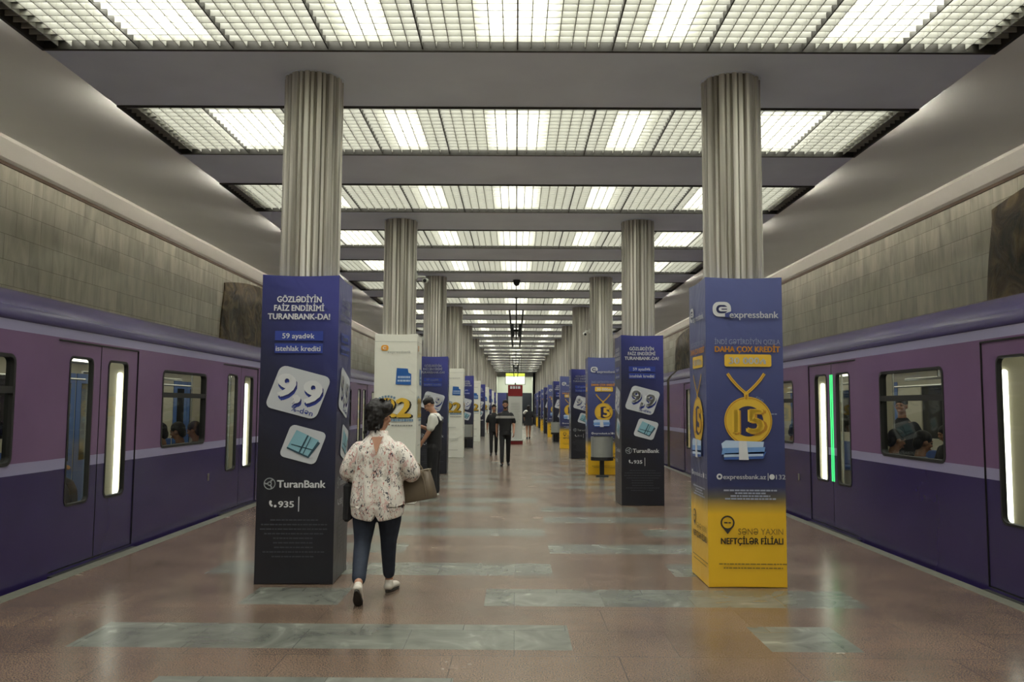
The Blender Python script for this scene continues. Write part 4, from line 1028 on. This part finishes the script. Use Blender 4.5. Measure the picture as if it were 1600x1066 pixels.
def phone_boy():
    # stands side-on facing the left track (-X), head bowed over a phone
    r = thing('person', 'young man in a white t-shirt and black overalls looking down at a phone, sneakers white', 'person', (-1.41, 14.55, 0), math.radians(82))
    S, T = head_shells((0, .10, 1.60), k=1.0, nod=-.62)
    S += [limb([(0, -.0, 1.42), (0, .03, 1.48), (0, .07, 1.55)], [.066, .055, .055]), rings([(0, 0, 1.0, .13, .085), (0, -.01, 1.3, .16, .10), (0, -.01, 1.41, .13, .08)])]
    # the arm toward the camera (figure's left) hangs to the pocket, the other holds the phone at chest height
    el, wr = (-.235, .03, 1.13), (-.20, .18, .93)
    S += [limb([(-.165, 0, 1.33), el, wr], [.048, .043, .029])]+hand(wr, V3(wr)-V3(el), (1, .2, 0), -1, .5)
    el, wr = (.24, .06, 1.12), (.12, .27, 1.22)
    S += [limb([(.165, 0, 1.33), el, wr], [.048, .043, .029])]+hand(wr, (-.5, .45, .25), (-.4, -.3, .6), 1, .75)
    S += [limb([(sx*.09, 0, .3), (sx*.09, 0, .1)], [.04, .034]) for sx in (-1, 1)]
    organic('body', S, SKIN, r, .0085, 3); eyes(T, r)
    organic('hair', xf([sph((0, -.02, .05), (.086, .10, .082), 14, 10), sph((0, -.06, -.0), (.068, .045, .05)), sph((0, .022, .098), (.064, .05, .028))], T), HAIRB, r, .009, 2)
    B = [rings([(0, -.005, .98, .155, .10), (0, -.005, 1.15, .17, .11), (0, -.01, 1.32, .19, .115), (0, -.012, 1.41, .165, .095), (0, 0, 1.455, .08, .07)], 24)]
    for el in ((-.225, .015, 1.20), (.225, .03, 1.20)): B.append(limb([((-1 if el[0] < 0 else 1)*.17, -.005, 1.375), el], [.074, .068]))
    organic('t_shirt', B, WHC, r, .011, 3)
    b = [rings([(0, 0, .80, .17, .125), (0, 0, .95, .172, .125), (0, 0, 1.12, .176, .128), (0, -.005, 1.24, .176, .13), (0, -.01, 1.33, .15, .13)], 24),
         limb([(-.10, -.12, 1.30), (-.12, -.06, 1.425), (-.10, .05, 1.42), (-.09, .115, 1.30)], [.024]*4, 8), limb([(.10, -.12, 1.30), (.12, -.06, 1.425), (.10, .05, 1.42), (.09, .115, 1.30)], [.024]*4, 8)]
    for sx in (-1, 1): b.append(limb([(sx*.09, 0, .86), (sx*.095, .01, .5), (sx*.09, -.01, .12)], [.108, .088, .078]))
    organic('overalls', b, BLKC, r, .011, 3)
    for sx in (-1, 1): shoe('shoe', (sx*.10, .0, .088), -sx*.1, 0, r, WHC, 1.05, False)
    q = thing('phone', 'black phone held in the hand of the young man in overalls', 'phone', (-1.73, 14.68, 1.27)); q.rotation_euler = (.5, .3, .4)
    b = MB(); b.bbox(-.036, .036, -.004, .004, -.072, .072, PHONE, .003); b.build('case', q)
    b = MB(); b.box(-.033, .033, .0042, .0048, -.066, .066, DKWIN); b.build('screen', q)
phone_boy()

def far_woman():
    r = thing('person', 'woman in a short black dress with a white shoulder wrap, walking away in the distance', 'person', (.64, 41.0, 0))
    S, T = head_shells((0, .0, 1.55), k=.98)
    S += [limb([(0, 0, 1.36), (0, 0, 1.48)], [.055, .05]), rings([(0, 0, 1.0, .12, .08), (0, 0, 1.3, .15, .085)])]
    for sx in (-1, 1):
        el = (sx*.22, .02, 1.08); wr = (sx*.20, .16, .96)
        S += [limb([(sx*.17, 0, 1.32), el, wr], [.045, .036, .024])]+hand(wr, V3(wr)-V3(el), (-sx, 0, 0), 1 if sx > 0 else -1)
        S += [limb([(sx*.08, 0, .80), (sx*.075, .03+sx*.06, .45), (sx*.06, -.02+sx*.14, .10)], [.075, .052, .034])]
    organic('body', S, SKIN, r, .010, 2); eyes(T, r)
    organic('hair', xf([sph((0, -.02, .03), (.09, .10, .09)), sph((0, -.06, -.10), (.085, .05, .14))], T), HAIRB, r, .010, 2)
    organic('dress', [rings([(0, 0, .66, .235, .17), (0, 0, .8, .21, .155), (0, 0, 1.0, .17, .12), (0, 0, 1.2, .175, .115), (0, 0, 1.36, .14, .085)]), limb([(.16, 0, 1.31), (.22, 0, 1.12)], [.07, .06]), limb([(-.17, 0, 1.28), (-.22, 0, 1.12)], [.06, .055])], BLKC, r, .013, 3)
    organic('shoulder_wrap', [limb([(-.20, -.01, 1.27), (-.15, -.04, 1.36), (-.05, -.05, 1.37)], [.075, .07, .05])], WHC, r, .012, 2)
    for sx in (-1, 1): shoe('shoe', (sx*.06, -.02+sx*.14, .088), 0, 0, r, BLKC, .95, False)
far_woman()

def seated():
    r = thing('person', '', 'person')
    S, T = head_shells((0, .05, 1.22), k=1.0, nod=-.3)
    S += [limb([(0, 0, .95), (0, 0, 1.05), (0, .03, 1.16)], [.09, .06, .052]), rings([(0, 0, .5, .13, .09), (0, 0, .9, .15, .09), (0, 0, .98, .13, .07)]), limb([(-.18, 0, .96), (.18, 0, .96)], [.05, .05])]
    for sx in (-1, 1): S += [limb([(0, .0, .54), (sx*.11, .43, .50), (sx*.1, .45, .2)], [.07, .05, .04])]
    for sx in (-1, 1):
        el = (sx*.24, .06, .74); wr = (sx*.10, .28, .72); S += [limb([(sx*.18, 0, .98), el, wr], [.05, .04, .028])]+hand(wr, (-sx*.4, .8, 0), (0, 0, -1), 1 if sx > 0 else -1, .5)
        S += [limb([(sx*.1, .46, .3), (sx*.1, .44, .10)], [.04, .035])]
    organic('body', S, SKIN2, r, .010, 2); eyes(T, r)
    organic('hair', xf([sph((0, -.02, .04), (.09, .10, .088)), sph((0, -.06, -.03), (.08, .05, .08))], T), HAIRB, r, .011, 2)
    organic('jacket', [rings([(0, 0, .47, .19, .13), (0, 0, .7, .18, .13), (0, 0, .92, .205, .125), (0, 0, 1.02, .15, .09), (0, 0, 1.06, .08, .07)]), limb([(-.18, 0, .97), (-.245, .05, .75), (-.14, .22, .73)], [.075, .06, .05]), limb([(.18, 0, .97), (.245, .05, .75), (.14, .22, .73)], [.075, .06, .05])], BLKC, r, .014, 3)
    organic('trousers', [limb([(sx*.09, .0, .52), (sx*.11, .43, .51), (sx*.1, .45, .14)], [.095, .07, .055]) for sx in (-1, 1)], JEANS, r, .014, 3)
    for sx in (-1, 1): shoe('shoe', (sx*.1, .44, .088), 0, 0, r, BLKC, 1.0, False)
    return r
sp = seated(); firstp = True
DC_L = [LC0+c for c in DC]; 
seats = [(TXL-.33, 10.9, 90, 'leftmost passenger behind the nearest full window of the left train'), (TXL-.33, 11.49, 90, 'middle passenger behind the nearest full window of the left train'),
         (TXL-.33, 12.08, 90, 'rightmost passenger behind the nearest full window of the left train'),
         (TXL-.33-2.0, 11.6, -90, 'passenger across the aisle, seen through the nearest door of the left train'),
         (TXR+.33, 9.35, -90, 'passenger in a pale blue top at the nearest full window of the right train'), (TXR+.33, 10.0, -90, 'passenger in dark clothes behind the one in pale blue in the right train'),
         (TXR+2.33, 12.6, 90, 'passenger on the far bench of the right train'), (TXR+.33, 13.6, -90, 'passenger in dark clothes beyond the green-lit door of the right train'),
         (TXL-2.33, 14.9, -90, 'passenger on the far bench of the left train'), (TXL-.33, 15.2, 90, 'passenger in the left train just beyond the second full door')]
for X, Y, a, lab in seats:
    o = sp if firstp else copy_tree(sp); firstp = False
    o.location = (X, Y, -.01); o.rotation_euler.z = math.radians(a)
    tag(o, lab, 'person', 'seated train passengers')
    if 'pale blue' in lab and 'behind' not in lab:
        for ch in o.children:
            if ch.name.startswith('jacket'): ch.data = ch.data.copy(); ch.data.materials[0] = mat('pale_blue_cloth', (112, 132, 160), .8)
standing('standing passenger in dark clothes inside the right train, behind its nearest window', (TXR+1.05, 11.3, -.01), 2.4, 1.74, BLKC, False, False, .0)
